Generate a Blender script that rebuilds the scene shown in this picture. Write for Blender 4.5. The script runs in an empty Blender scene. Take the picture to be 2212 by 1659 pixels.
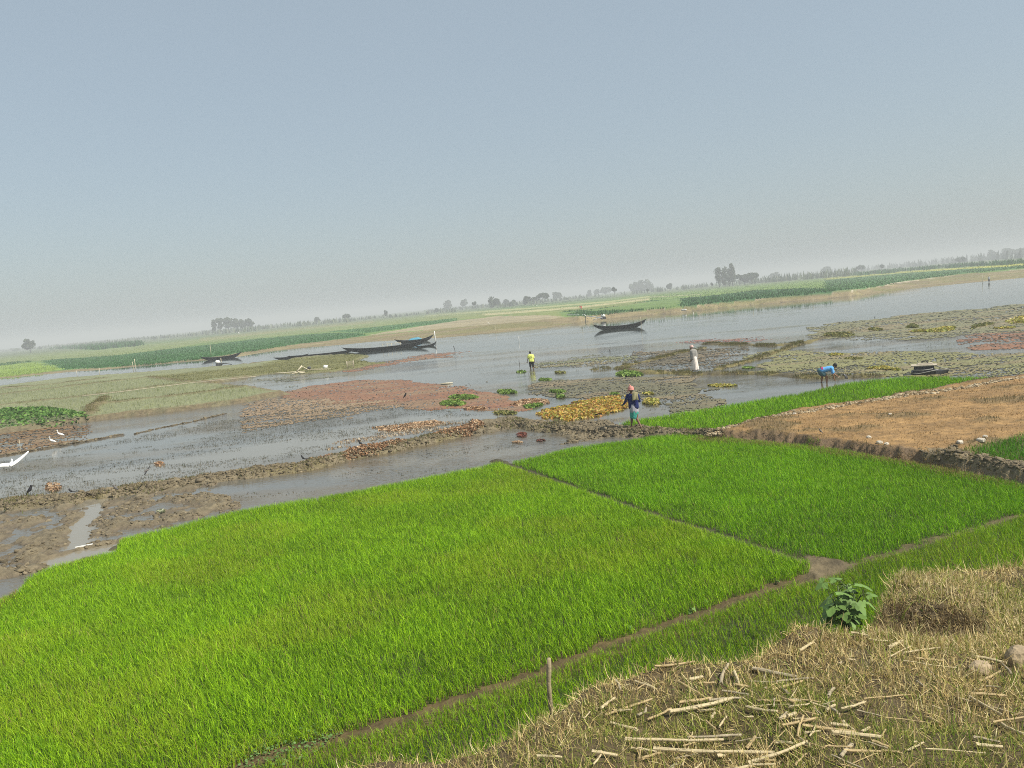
import bpy, math, random
import numpy as np
from mathutils import Vector, Matrix

random.seed(7)
rng = np.random.default_rng(7)
scene = bpy.context.scene
COL = scene.collection

# ------------------------------------------------------------------ camera
F = 770.0
CAM_H = 5.6
PITCH = math.atan(83.1 / F)
ROLL = math.atan(0.0928)
cp, sp, cr, sr = math.cos(PITCH), math.sin(PITCH), math.cos(ROLL), math.sin(ROLL)
FW = np.array([0, cp, -sp])
R0 = np.array([1.0, 0, 0]); U0 = np.array([0, sp, cp])
RT = R0 * cr - U0 * sr
UP = R0 * sr + U0 * cr

cam_data = bpy.data.cameras.new("camera")
cam = bpy.data.objects.new("camera", cam_data)
COL.objects.link(cam)
cam_data.sensor_fit = 'HORIZONTAL'
cam_data.sensor_width = 36.0
cam_data.lens = 36.0 * F / 1024.0
cam_data.clip_start = 0.05
cam_data.clip_end = 20000
m = Matrix(((RT[0], UP[0], -FW[0], 0), (RT[1], UP[1], -FW[1], 0), (RT[2], UP[2], -FW[2], CAM_H), (0, 0, 0, 1)))
cam.matrix_world = m
scene.camera = cam


def unp(u, v, z=0.0):
    """the ground point (height z) seen at photo point u, v"""
    u = np.asarray(u, float); v = np.asarray(v, float)
    a = (u - 512) / F; b = (384 - v) / F
    dx = FW[0] + RT[0] * a + UP[0] * b
    dy = FW[1] + RT[1] * a + UP[1] * b
    dz = FW[2] + RT[2] * a + UP[2] * b
    dz = np.minimum(dz, -1e-4)
    t = (z - CAM_H) / dz
    return dx * t, dy * t


def at(u, v, z=0.0):
    x, y = unp(u, v, z)
    return float(x), float(y)


def at_dist(u, v, dist):
    """point on the ray of u, v at forward distance dist"""
    a = (u - 512) / F; b = (384 - v) / F
    d = FW + RT * a + UP * b
    t = dist / d[1]
    return d[0] * t, d[1] * t, CAM_H + d[2] * t


def ppm(u, v, z=0.0):
    x, y = at(u, v, z)
    return F / math.sqrt(x * x + y * y + (CAM_H - z) ** 2)


# coordinates read off enlargements of the photograph
def W(*pts):                       # 2212 px wide view
    return [(x / 2.1602, y / 2.1602) for x, y in pts]
def crop(ox, oy, s):
    return lambda *pts: [((ox + x * s) / 4, (oy + y * s) / 4) for x, y in pts]
C1 = crop(0, 1250, 0.46293)
C2 = crop(800, 1100, 0.46293)
C3 = crop(1700, 1000, 0.46293)
C4 = crop(2600, 950, 0.36166)
C5 = crop(3300, 950, 0.36166)
C6 = crop(1900, 1560, 0.36166)
C7 = crop(1200, 1600, 0.36166)
C8 = crop(500, 1700, 0.31646)
C9 = crop(0, 1950, 0.31646)
C10 = crop(0, 1700, 0.24108)
C11 = crop(2500, 1400, 0.72152)
C12 = crop(2000, 2100, 0.94756)
C13 = crop(3200, 2180, 0.40506)
C14 = crop(2100, 2560, 0.31646)
C15 = crop(3000, 2560, 0.49548)

def ell(C, cx, cy, rx, ry, n=14):
    return C(*[(cx + rx * math.cos(2 * math.pi * k / n), cy + ry * math.sin(2 * math.pi * k / n)) for k in range(n)])

def wpoly(pts, z=0.0):
    p = np.array(pts, float)
    x, y = unp(p[:, 0], p[:, 1], z)
    return np.stack([x, y], 1)

# ------------------------------------------------------------------ noise
def _hash(ix, iy, seed):
    h = (ix.astype(np.int64) * 374761393 + iy.astype(np.int64) * 668265263 + seed * 1442695041) & 0xFFFFFFFF
    h = ((h ^ (h >> 13)) * 1274126177) & 0xFFFFFFFF
    h = h ^ (h >> 16)
    return (h & 0xFFFF) / 65535.0

def vnoise(x, y, seed=0):
    x = np.asarray(x, float); y = np.asarray(y, float)
    ix = np.floor(x); iy = np.floor(y)
    fx = x - ix; fy = y - iy
    fx = fx * fx * fx * (fx * (fx * 6 - 15) + 10); fy = fy * fy * fy * (fy * (fy * 6 - 15) + 10)
    a = _hash(ix, iy, seed); b = _hash(ix + 1, iy, seed); c = _hash(ix, iy + 1, seed); d = _hash(ix + 1, iy + 1, seed)
    return (a * (1 - fx) + b * fx) * (1 - fy) + (c * (1 - fx) + d * fx) * fy

def fbm(x, y, seed=0, octv=4, gain=0.5):
    s = 0; amp = 1.0; tot = 0; f = 1.0
    for k in range(octv):
        s = s + amp * vnoise(x * f + 17.3 * k, y * f - 9.1 * k, seed + k * 31)
        tot += amp; amp *= gain; f *= 2.03
    return s / tot            # 0..1

def sstep(a, b, x):
    t = np.clip((x - a) / (b - a), 0, 1)
    return t * t * (3 - 2 * t)

def inpoly(x, y, poly):
    res = np.zeros(x.shape, bool)
    n = len(poly)
    j = n - 1
    for i in range(n):
        xi, yi = poly[i]; xj, yj = poly[j]
        if yi != yj:
            c = ((yi > y) != (yj > y)) & (x < (xj - xi) * (y - yi) / (yj - yi) + xi)
            res ^= c
        j = i
    return res

def dline(x, y, line):
    d = np.full(x.shape, 1e9)
    for (x0, y0), (x1, y1) in zip(line[:-1], line[1:]):
        vx, vy = x1 - x0, y1 - y0
        L = vx * vx + vy * vy + 1e-12
        t = np.clip(((x - x0) * vx + (y - y0) * vy) / L, 0, 1)
        d = np.minimum(d, np.hypot(x - x0 - t * vx, y - y0 - t * vy))
    return d

def sdpoly(x, y, poly):
    """signed distance, positive inside; -1e3 far outside the bounding box"""
    out = np.full(x.shape, -1e3)
    pad = 6.0
    mn = poly.min(0) - pad; mx = poly.max(0) + pad
    sel = (x > mn[0]) & (x < mx[0]) & (y > mn[1]) & (y < mx[1])
    if sel.any():
        xs, ys = x[sel], y[sel]
        d = dline(xs, ys, np.vstack([poly, poly[:1]]))
        out[sel] = np.where(inpoly(xs, ys, poly), d, -d)
    return out

def dline_box(x, y, line, pad=4.0):
    line = np.asarray(line)
    out = np.full(x.shape, 1e3)
    mn = line.min(0) - pad; mx = line.max(0) + pad
    sel = (x > mn[0]) & (x < mx[0]) & (y > mn[1]) & (y < mx[1])
    if sel.any():
        out[sel] = dline(x[sel], y[sel], line)
    return out

# ------------------------------------------------------------------ objects
def mesh_from(name, verts, faces, mat=None, smooth=True, cols=None):
    """faces: (n,k) array or list of lists"""
    me = bpy.data.meshes.new(name)
    verts = np.asarray(verts, np.float32)
    if isinstance(faces, np.ndarray):
        n, k = faces.shape
        me.vertices.add(len(verts)); me.vertices.foreach_set("co", verts.ravel())
        me.loops.add(n * k); me.loops.foreach_set("vertex_index", faces.astype(np.int32).ravel())
        me.polygons.add(n)
        me.polygons.foreach_set("loop_start", np.arange(0, n * k, k, dtype=np.int32))
        try:
            me.polygons.foreach_set("loop_total", np.full(n, k, dtype=np.int32))
        except Exception:
            pass
        me.update(calc_edges=True)
    else:
        me.from_pydata([tuple(v) for v in verts], [], [list(f) for f in faces])
        me.update()
    if cols is not None:
        ca = me.color_attributes.new("Col", 'FLOAT_COLOR', 'POINT')
        c4 = np.ones((len(verts), 4), np.float32); c4[:, :cols.shape[1]] = cols
        ca.data.foreach_set("color", c4.ravel())
    if smooth:
        me.polygons.foreach_set("use_smooth", np.ones(len(me.polygons), bool))
    if mat: me.materials.append(mat)
    return me

def link(name, me, parent=None, label=None, cat=None, group=None, kind=None, loc=None):
    o = bpy.data.objects.new(name, me)
    COL.objects.link(o)
    if parent is not None: o.parent = parent
    if loc is not None: o.location = loc
    tag(o, label, cat, group, kind)
    return o

def tag(o, label=None, cat=None, group=None, kind=None):
    if label: o["label"] = label
    if cat: o["category"] = cat
    if group: o["group"] = group
    if kind: o["kind"] = kind
    return o

def empty(name, loc, label, cat, group=None, rz=0.0):
    o = bpy.data.objects.new(name, None)
    o.empty_display_size = 0.2
    COL.objects.link(o)
    o.location = loc; o.rotation_euler = (0, 0, rz)
    return tag(o, label, cat, group)

# ------------------------------------------------------------------ materials
def new_mat(name):
    mt = bpy.data.materials.new(name); mt.use_nodes = True
    nt = mt.node_tree
    for n in list(nt.nodes): nt.nodes.remove(n)
    return mt, nt, nt.nodes.new("ShaderNodeOutputMaterial")

def plain(name, col, rough=0.7, var=0.15, scale=8.0, bump=0.0, spec=0.3, attr=False, bscale=None, metal=0.0):
    """surface with noise variation of its own colour (or its colour attribute) and an optional bump"""
    mt, nt, out = new_mat(name)
    L = nt.links.new
    b = nt.nodes.new("ShaderNodeBsdfPrincipled")
    L(b.outputs[0], out.inputs[0])
    b.inputs["Roughness"].default_value = rough
    b.inputs["Specular IOR Level"].default_value = spec
    b.inputs["Metallic"].default_value = metal
    tc = nt.nodes.new("ShaderNodeTexCoord")
    no = nt.nodes.new("ShaderNodeTexNoise"); no.inputs["Scale"].default_value = scale; no.inputs["Detail"].default_value = 5
    L(tc.outputs["Object"], no.inputs["Vector"])
    mr = nt.nodes.new("ShaderNodeMapRange")
    mr.inputs["From Min"].default_value = 0.25; mr.inputs["From Max"].default_value = 0.75
    mr.inputs["To Min"].default_value = 1 - var; mr.inputs["To Max"].default_value = 1 + var
    L(no.outputs["Fac"], mr.inputs["Value"])
    mx = nt.nodes.new("ShaderNodeVectorMath"); mx.operation = 'SCALE'
    if attr:
        at_ = nt.nodes.new("ShaderNodeAttribute"); at_.attribute_name = "Col"
        L(at_.outputs["Color"], mx.inputs[0])
    else:
        mx.inputs[0].default_value = col[:3]
    L(mr.outputs[0], mx.inputs["Scale"])
    L(mx.outputs[0], b.inputs["Base Color"])
    if bump > 0:
        n2 = nt.nodes.new("ShaderNodeTexNoise"); n2.inputs["Scale"].default_value = bscale or scale * 3; n2.inputs["Detail"].default_value = 6
        L(tc.outputs["Object"], n2.inputs["Vector"])
        bp = nt.nodes.new("ShaderNodeBump"); bp.inputs["Strength"].default_value = 1.0; bp.inputs["Distance"].default_value = bump
        L(n2.outputs["Fac"], bp.inputs["Height"]); L(bp.outputs[0], b.inputs["Normal"])
    return mt

def leaf_mat(name, rough=0.55, trans=0.35, spec=0.35):
    mt, nt, out = new_mat(name)
    L = nt.links.new
    a = nt.nodes.new("ShaderNodeAttribute"); a.attribute_name = "Col"
    b = nt.nodes.new("ShaderNodeBsdfPrincipled"); b.inputs["Roughness"].default_value = rough
    b.inputs["Specular IOR Level"].default_value = spec
    L(a.outputs["Color"], b.inputs["Base Color"])
    if trans > 0:
        t = nt.nodes.new("ShaderNodeBsdfTranslucent"); L(a.outputs["Color"], t.inputs["Color"])
        mix = nt.nodes.new("ShaderNodeMixShader"); mix.inputs[0].default_value = trans
        L(b.outputs[0], mix.inputs[1]); L(t.outputs[0], mix.inputs[2]); L(mix.outputs[0], out.inputs[0])
    else:
        L(b.outputs[0], out.inputs[0])
    return mt

M_BLADE = leaf_mat("living_leaf", rough=.5, trans=.26, spec=.16)
M_DRY = leaf_mat("dry_straw", rough=0.8, trans=0.3, spec=0.1)
M_CROWN = leaf_mat("tree_foliage", rough=0.7, trans=0.25, spec=0.1)

# ------------------------------------------------------------------ light and air
SUN_EL, SUN_AZ = math.radians(50), math.radians(118)      # clockwise from the view direction
world = bpy.data.worlds.new("World"); scene.world = world
world.use_nodes = True
nt = world.node_tree
bg = nt.nodes["Background"]
sky = nt.nodes.new("ShaderNodeTexSky"); sky.sky_type = 'NISHITA'
sky.sun_disc = False
sky.sun_elevation = SUN_EL; sky.sun_rotation = SUN_AZ
sky.air_density = 1.25; sky.dust_density = 2.0; sky.ozone_density = 2.8
veil = nt.nodes.new("ShaderNodeMixRGB"); veil.inputs[0].default_value = 0.72      # the dusty veil that flattens the blue
veil.inputs[2].default_value = (2.48, 2.92, 3.16, 1)
nt.links.new(sky.outputs[0], veil.inputs[1]); nt.links.new(veil.outputs[0], bg.inputs[0])
bg.inputs[1].default_value = 0.13

sd_ = bpy.data.lights.new("sun", 'SUN'); sd_.energy = 5.0; sd_.angle = math.radians(0.6); sd_.color = (1.0, 0.95, 0.86)
sun = bpy.data.objects.new("sun", sd_); COL.objects.link(sun)
to_sun = Vector((math.cos(SUN_EL) * math.sin(SUN_AZ), math.cos(SUN_EL) * math.cos(SUN_AZ), math.sin(SUN_EL)))
sun.rotation_euler = to_sun.to_track_quat('Z', 'Y').to_euler()

scene.view_settings.view_transform = 'Standard'
scene.view_settings.look = 'None'
scene.view_settings.exposure = 0.32
scene.view_settings.gamma = 1.0
scene.render.engine = 'CYCLES'
cy = scene.cycles
cy.use_denoising = False      # the fine grain suits a hazy phone picture; blades stay crisp
cy.use_adaptive_sampling = False
try: cy.denoiser = 'OPENIMAGEDENOISE'
except Exception: pass
cy.pixel_filter_type = 'BLACKMAN_HARRIS'; cy.filter_width = 1.0
cy.max_bounces = 6; cy.diffuse_bounces = 3; cy.glossy_bounces = 3; cy.transmission_bounces = 3
cy.volume_bounces = 0; cy.transparent_max_bounces = 8
cy.caustics_reflective = False; cy.caustics_refractive = False

# the hazy air
HB = 4300.0
hv = [(-HB, -HB, -2), (HB, -HB, -2), (HB, HB, -2), (-HB, HB, -2), (-HB, -HB, 26), (HB, -HB, 26), (HB, HB, 26), (-HB, HB, 26)]
hf = [(0, 3, 2, 1), (4, 5, 6, 7), (0, 1, 5, 4), (1, 2, 6, 5), (2, 3, 7, 6), (3, 0, 4, 7)]
mh, nth, outh = new_mat("hazy_air")
pv = nth.nodes.new("ShaderNodeVolumePrincipled")
HAZE_COL = (0.88, 0.91, 0.89)
pv.inputs["Color"].default_value = (*HAZE_COL, 1)
pv.inputs["Density"].default_value = 0.00112
pv.inputs["Anisotropy"].default_value = 0.0
mh.cycles.volume_sampling = 'DISTANCE'; mh.cycles.homogeneous_volume = True
nth.links.new(pv.outputs[0], outh.inputs["Volume"])
link("haze", mesh_from("haze", hv, hf, mh, smooth=False), kind="stuff", label="pale grey haze over the far fields")
# ------------------------------------------------------------------ the lie of the land (photo points put back onto the ground)
PAD1 = wpoly(W((-60, 1320), (35, 1290), (60, 1255), (110, 1232), (250, 1198), (262, 1172), (500, 1112), (800, 1060), (1050, 1012), (1075, 1002), (1190, 1039),
               (1290, 1074), (1440, 1126), (1580, 1169), (1690, 1203), (1750, 1226), (1760, 1250), (1700, 1268), (1500, 1337), (1260, 1421), (1190, 1453), (950, 1538), (800, 1590),
               (620, 1630), (480, 1690), (200, 1800), (-300, 1900), (-300, 1500)), 0.05)
PAD2 = wpoly(W((1098, 1004), (1180, 985), (1250, 970), (1420, 946), (1500, 946), (1640, 957), (1800, 974), (1950, 1000), (2100, 1026), (2240, 1052), (2420, 1090),
               (2420, 1068), (2212, 1116), (2050, 1161), (1850, 1220), (1815, 1221), (1770, 1212), (1725, 1206), (1580, 1165), (1440, 1122), (1290, 1070), (1190, 1035)), 0.05)
PAD3 = wpoly(W((2400, 1074), (2212, 1120), (2050, 1165), (1850, 1226), (1830, 1236), (1790, 1250), (1700, 1270), (1500, 1339), (1260, 1423), (1190, 1455), (950, 1540), (800, 1592), (620, 1632),
               (480, 1692), (200, 1805), (800, 1900), (1300, 1700), (1700, 1560), (1950, 1450), (2400, 1350)), 0.05)
PAD4 = wpoly(W((1338, 918), (1362, 912), (1420, 905), (1600, 875), (1750, 848), (1850, 828), (1960, 818), (2080, 819), (2165, 822), (2140, 829), (2000, 845), (1900, 867),
               (1800, 889), (1650, 912), (1560, 936), (1480, 936), (1400, 926)), 0.05)
DRYF = wpoly(W((1540, 928), (1640, 905), (1720, 879), (1900, 857), (2040, 831), (2160, 814), (2260, 800), (2600, 760), (2700, 960), (2260, 1010), (2130, 1000), (2050, 990), (2000, 977), (1850, 957), (1700, 938)), 0.4)
PAD6 = wpoly(W((2058, 992), (2090, 975), (2212, 940), (2500, 860), (2700, 940), (2260, 1012), (2130, 1006)), 0.3)
TERR = wpoly(C1((-500, 1150), (0, 1040), (400, 990), (760, 935), (1100, 890), (1500, 850), (2212, 760)) + C2((420, 1085), (810, 1015), (600, 985), (300, 955), (100, 935), (560, 855), (900, 845),
             (1130, 832), (1340, 805), (1500, 770), (1700, 742), (1500, 752), (1380, 728), (1480, 692), (1330, 680), (1000, 703), (700, 737), (200, 790))
             + C1((2212, 444), (1780, 480), (1200, 524), (600, 567), (0, 642), (-500, 700)), 0.1)
OLIVE = wpoly(C1((1300, 560), (1700, 520), (2212, 470)) + C2((700, 737), (1330, 680), (1480, 692), (1380, 728), (1700, 742), (1340, 805), (1130, 832), (900, 845), (560, 855), (100, 935)) + C1((2212, 545), (1650, 605)), 0.1)
LEAFY = wpoly(C1((-400, 960), (0, 868), (200, 850), (430, 845), (620, 850), (740, 880), (775, 915), (500, 955), (300, 975), (0, 1005), (-400, 1090)), 0.25)
MUDL = wpoly(W((-120, 1110), (0, 1093), (250, 1066), (330, 1052), (480, 1035), (470, 1065), (520, 1075), (540, 1100), (300, 1160), (262, 1175), (250, 1200), (150, 1222), (0, 1262), (-200, 1300)), 0)
MUDC = wpoly(C6((-100, 420), (60, 350), (330, 310), (520, 320), (640, 330), (820, 360), (1000, 350), (1240, 350), (1500, 330), (1600, 400), (1900, 430), (2150, 420), (2250, 470), (1700, 500), (1400, 545), (1010, 612),
              (830, 640), (1000, 570), (900, 480), (640, 480), (500, 450), (350, 450), (200, 510), (0, 560)), 0)
CHAN1 = wpoly(W((182, 1078), (240, 1074), (222, 1105), (200, 1135), (196, 1175), (150, 1190), (140, 1165), (148, 1135), (178, 1108)), 0)
CHAN2 = wpoly(W((60, 1222), (110, 1205), (190, 1183), (250, 1172), (258, 1188), (170, 1212), (110, 1232)), 0)
POND2 = wpoly(W((480, 1068), (560, 1045), (690, 1020), (740, 1000), (860, 978), (960, 955), (1030, 935), (1110, 925), (1200, 935), (1222, 955), (1180, 978), (1060, 1000), (800, 1052), (560, 1102), (520, 1085)), 0)
PUDDLE = wpoly(C6((1240, 480), (1310, 470), (1330, 520), (1360, 550), (1290, 540)), 0)
BUND = wpoly(W((-150, 1105), (0, 1088), (160, 1076), (250, 1062), (330, 1050), (480, 1028), (640, 1010), (740, 985), (850, 965), (960, 940), (1040, 922), (1110, 912), (1200, 922)), 0.1)
BUND2 = wpoly(W((1200, 922), (1300, 930), (1400, 933), (1480, 940), (1545, 942)), 0.1)
THIN = wpoly(W((-100, 1000), (0, 985), (60, 975), (180, 955), (262, 940)), 0)
THIN2 = wpoly(W((290, 938), (350, 924), (420, 910), (490, 893)), 0)
WB = [wpoly(W((1340, 796), (1404, 805), (1500, 808), (1640, 807), (1750, 815), (1836, 815), (1900, 812)), 0),
      wpoly(W((1549, 798), (1600, 786), (1680, 760), (1736, 741), (1767, 733), (1836, 720)), 0),
      wpoly(W((1525, 743), (1600, 745), (1670, 747), (1736, 741)), 0),
      wpoly(W((1255, 801), (1330, 795), (1400, 780), (1460, 765), (1521, 752)), 0)]
WBW = [0.45, 0.28, 0.6, 0.3]
TB = [C1((-100, 670), (0, 658), (250, 640), (600, 605), (900, 570)), C1((0, 712), (500, 652), (1300, 560), (1650, 605)), C1((0, 805), (600, 740), (1000, 690), (1600, 612), (2212, 552)),
      C1((770, 885), (800, 815), (900, 790), (1700, 702), (2100, 642)), C1((900, 735), (850, 790), (790, 820))]
TB = [wpoly(t, 0.3) for t in TB]
PATH = wpoly(W((1800, 1235), (1700, 1268), (1500, 1337), (1260, 1421), (1190, 1453), (950, 1538), (800, 1590), (620, 1630), (480, 1690), (200, 1800)), 0)
LANE = wpoly(W((1800, 1226), (1850, 1222), (2050, 1163), (2212, 1118), (2420, 1070)), 0)
DITCH = wpoly(W((1070, 997), (1190, 1037), (1290, 1072), (1440, 1124), (1580, 1167), (1735, 1216)), 0)
JUNC = wpoly(W((1715, 1205), (1760, 1208), (1835, 1222), (1820, 1240), (1760, 1272), (1735, 1246)), 0)
EARTHB = wpoly(W((2040, 992), (2085, 1001), (2130, 1011), (2212, 1027), (2400, 1062)), 0.2)

SHORE = [(-60, 384), (0, 378.6), (70, 372), (116, 368.4), (150, 365), (197, 360.8), (240.5, 356.6), (281, 349.4), (344.7, 344.6), (373.6, 341.8), (435, 338.0)] + \
    C3((100, 764), (700, 706), (1000, 678), (1500, 602), (2212, 538)) + C4((1000, 757), (2212, 652)) + C5((1000, 560), (2201, 445), (2700, 392))
CREST = C1((-300, 600), (0, 555), (540, 497), (1000, 474), (1700, 410)) + C2((450, 650), (800, 600), (1430, 522)) + C3((0, 690), (620, 640), (1240, 572), (1500, 574), (2212, 490)) + \
    C4((1100, 690), (1700, 640), (2212, 585)) + C5((720, 510), (1500, 405), (2201, 340), (2700, 300))
FZ = 1.2                                     # level of the fields beyond the river; they lie lower towards the left
def zfun(u):
    return np.interp(u, [0, 200, 300, 440, 600], [.2, .25, .55, .9, FZ])
def fz_xy(x, y):
    return zfun(512 + F * np.tan(np.clip(np.arctan2(x, y), -1.2, 1.2)))
def polar(pts, far=False):
    p = np.array(pts, float); x, y = unp(p[:, 0], p[:, 1], zfun(p[:, 0]) if far else 0.0)
    a = np.arctan2(x, y); r = np.hypot(x, y)
    o = np.argsort(a)
    return a[o], r[o]
def fpoly(pts):
    p = np.array(pts, float); x, y = unp(p[:, 0], p[:, 1], zfun(p[:, 0]))
    return np.stack([x, y], 1)
SH_A, SH_R = polar(SHORE)
CR_A, CR_R = polar(CREST, True)

FIELDS = [   # far fields: outline, soil/crop colour
    (C1((-600, 420), (0, 345), (500, 300), (2212, 165)) + C2((1000, 430), (2212, 300)) + C3((1000, 460), (2212, 330)) + C4((1000, 500), (2212, 410)) + C5((2201, 190), (2700, 150), (2700, 330), (1500, 400)) + C4((0, 800)) + C3((0, 690)) + C1((0, 560), (-600, 640)), (0.12, 0.19, 0.042)),
    (C1((-400, 400), (0, 352), (400, 322), (800, 332), (1250, 282), (2212, 172)) + C2((900, 440), (2212, 312), (2212, 372), (1100, 490), (0, 590)) + C1((1500, 310), (1000, 370), (360, 415), (0, 440), (-400, 490)), (0.17, 0.21, 0.065)),
    (C2((0, 545), (900, 442), (1500, 385), (1500, 415), (900, 470), (0, 575)), (0.22, 0.22, 0.08)),
    (C3((0, 540), (700, 520), (1500, 470), (2212, 370), (2212, 405), (1700, 485), (1160, 540), (1180, 575), (700, 565), (0, 630)), (0.17, 0.20, 0.055)),
    (C3((500, 550), (1300, 490), (2212, 385), (2212, 398), (1300, 508), (520, 566)), (0.36, 0.33, 0.16)),
    (C3((0, 560), (900, 498), (1600, 440), (2212, 362), (2212, 372), (1600, 452), (900, 510), (0, 575)), (0.30, 0.31, 0.12)),
    (C2((1440, 522), (1830, 456), (2212, 396)) + C3((0, 640), (620, 572), (1050, 563), (1200, 575), (1180, 585), (620, 638), (0, 690)), (0.29, 0.245, 0.145)),
    (C4((0, 640), (800, 550), (1500, 490), (2212, 440), (2212, 560), (1700, 560), (1200, 580), (600, 650), (0, 700)), (0.15, 0.23, 0.045)),
    (C4((0, 655), (560, 628), (560, 634), (0, 664)), (0.34, 0.34, 0.17)),
    (C5((0, 440), (800, 370), (1500, 335), (2201, 285), (2201, 312), (1500, 352), (800, 395), (0, 470)), (0.36, 0.36, 0.05)),
]
FIELDS += [   # the soil under the taller crops
    (C1((360, 415), (1000, 370), (1500, 312), (2212, 232)) + C2((380, 562), (850, 522), (1100, 502), (1380, 502), (1435, 522), (1150, 560), (800, 600), (450, 658)) + C1((1700, 408), (1300, 448), (1000, 470), (560, 494), (500, 470)), (0.05, 0.13, 0.034)),
    (C3((1160, 538), (1230, 528), (1500, 512), (1800, 462), (2212, 414), (2212, 488), (1700, 540), (1500, 568), (1260, 568), (1235, 552)) + C4((0, 700), (600, 652), (1200, 582), (1700, 562), (2212, 575), (2100, 585), (1700, 636), (1100, 686), (600, 736), (0, 795)), (0.045, 0.125, 0.034)),
    (C5((0, 472), (900, 395), (1500, 352), (2201, 312), (2300, 310), (2300, 330), (2201, 336), (1500, 402), (1100, 455), (880, 480), (450, 560), (0, 600)), (0.07, 0.16, 0.045)),
    (C1((-60, 468), (0, 460), (300, 432), (540, 490), (300, 530), (0, 558), (-60, 565)), (0.21, 0.31, 0.055)),
    (C2((1100, 490), (1500, 452), (2212, 372), (2212, 398), (1820, 454), (1440, 502), (1400, 500)), (0.065, 0.16, 0.045)),
]
FIELDS = [(fpoly(p), c) for p, c in FIELDS]


def bank_height(x, y):
    a = np.arctan2(x, y); r = np.hypot(x, y)
    rs = np.interp(a, SH_A, SH_R); rc = np.maximum(np.interp(a, CR_A, CR_R), rs + 4.0); fz = fz_xy(x, y)
    j = (fbm(x * 0.25, y * 0.25, 5, 3) - 0.5) * 2.0
    t = (r + j - rs) / np.maximum(rc - rs, 3.0)
    tt = np.clip(t, 0, 1)
    h = np.where(t < 0, -0.25, fz * (0.75 * tt + 0.25 * tt * tt))
    step = np.where((t > 0) & (t < 1), (vnoise(tt * 6 + 0.4 * vnoise(x * .05, y * .05, 3), x * 0.02, 9) - 0.5) * 0.13 * fz, 0)
    return h + step, t


def lerp3(col, c, w):
    w = np.clip(w, 0, 1)[:, None]
    return col * (1 - w) + np.asarray(c)[None, :] * w


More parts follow.
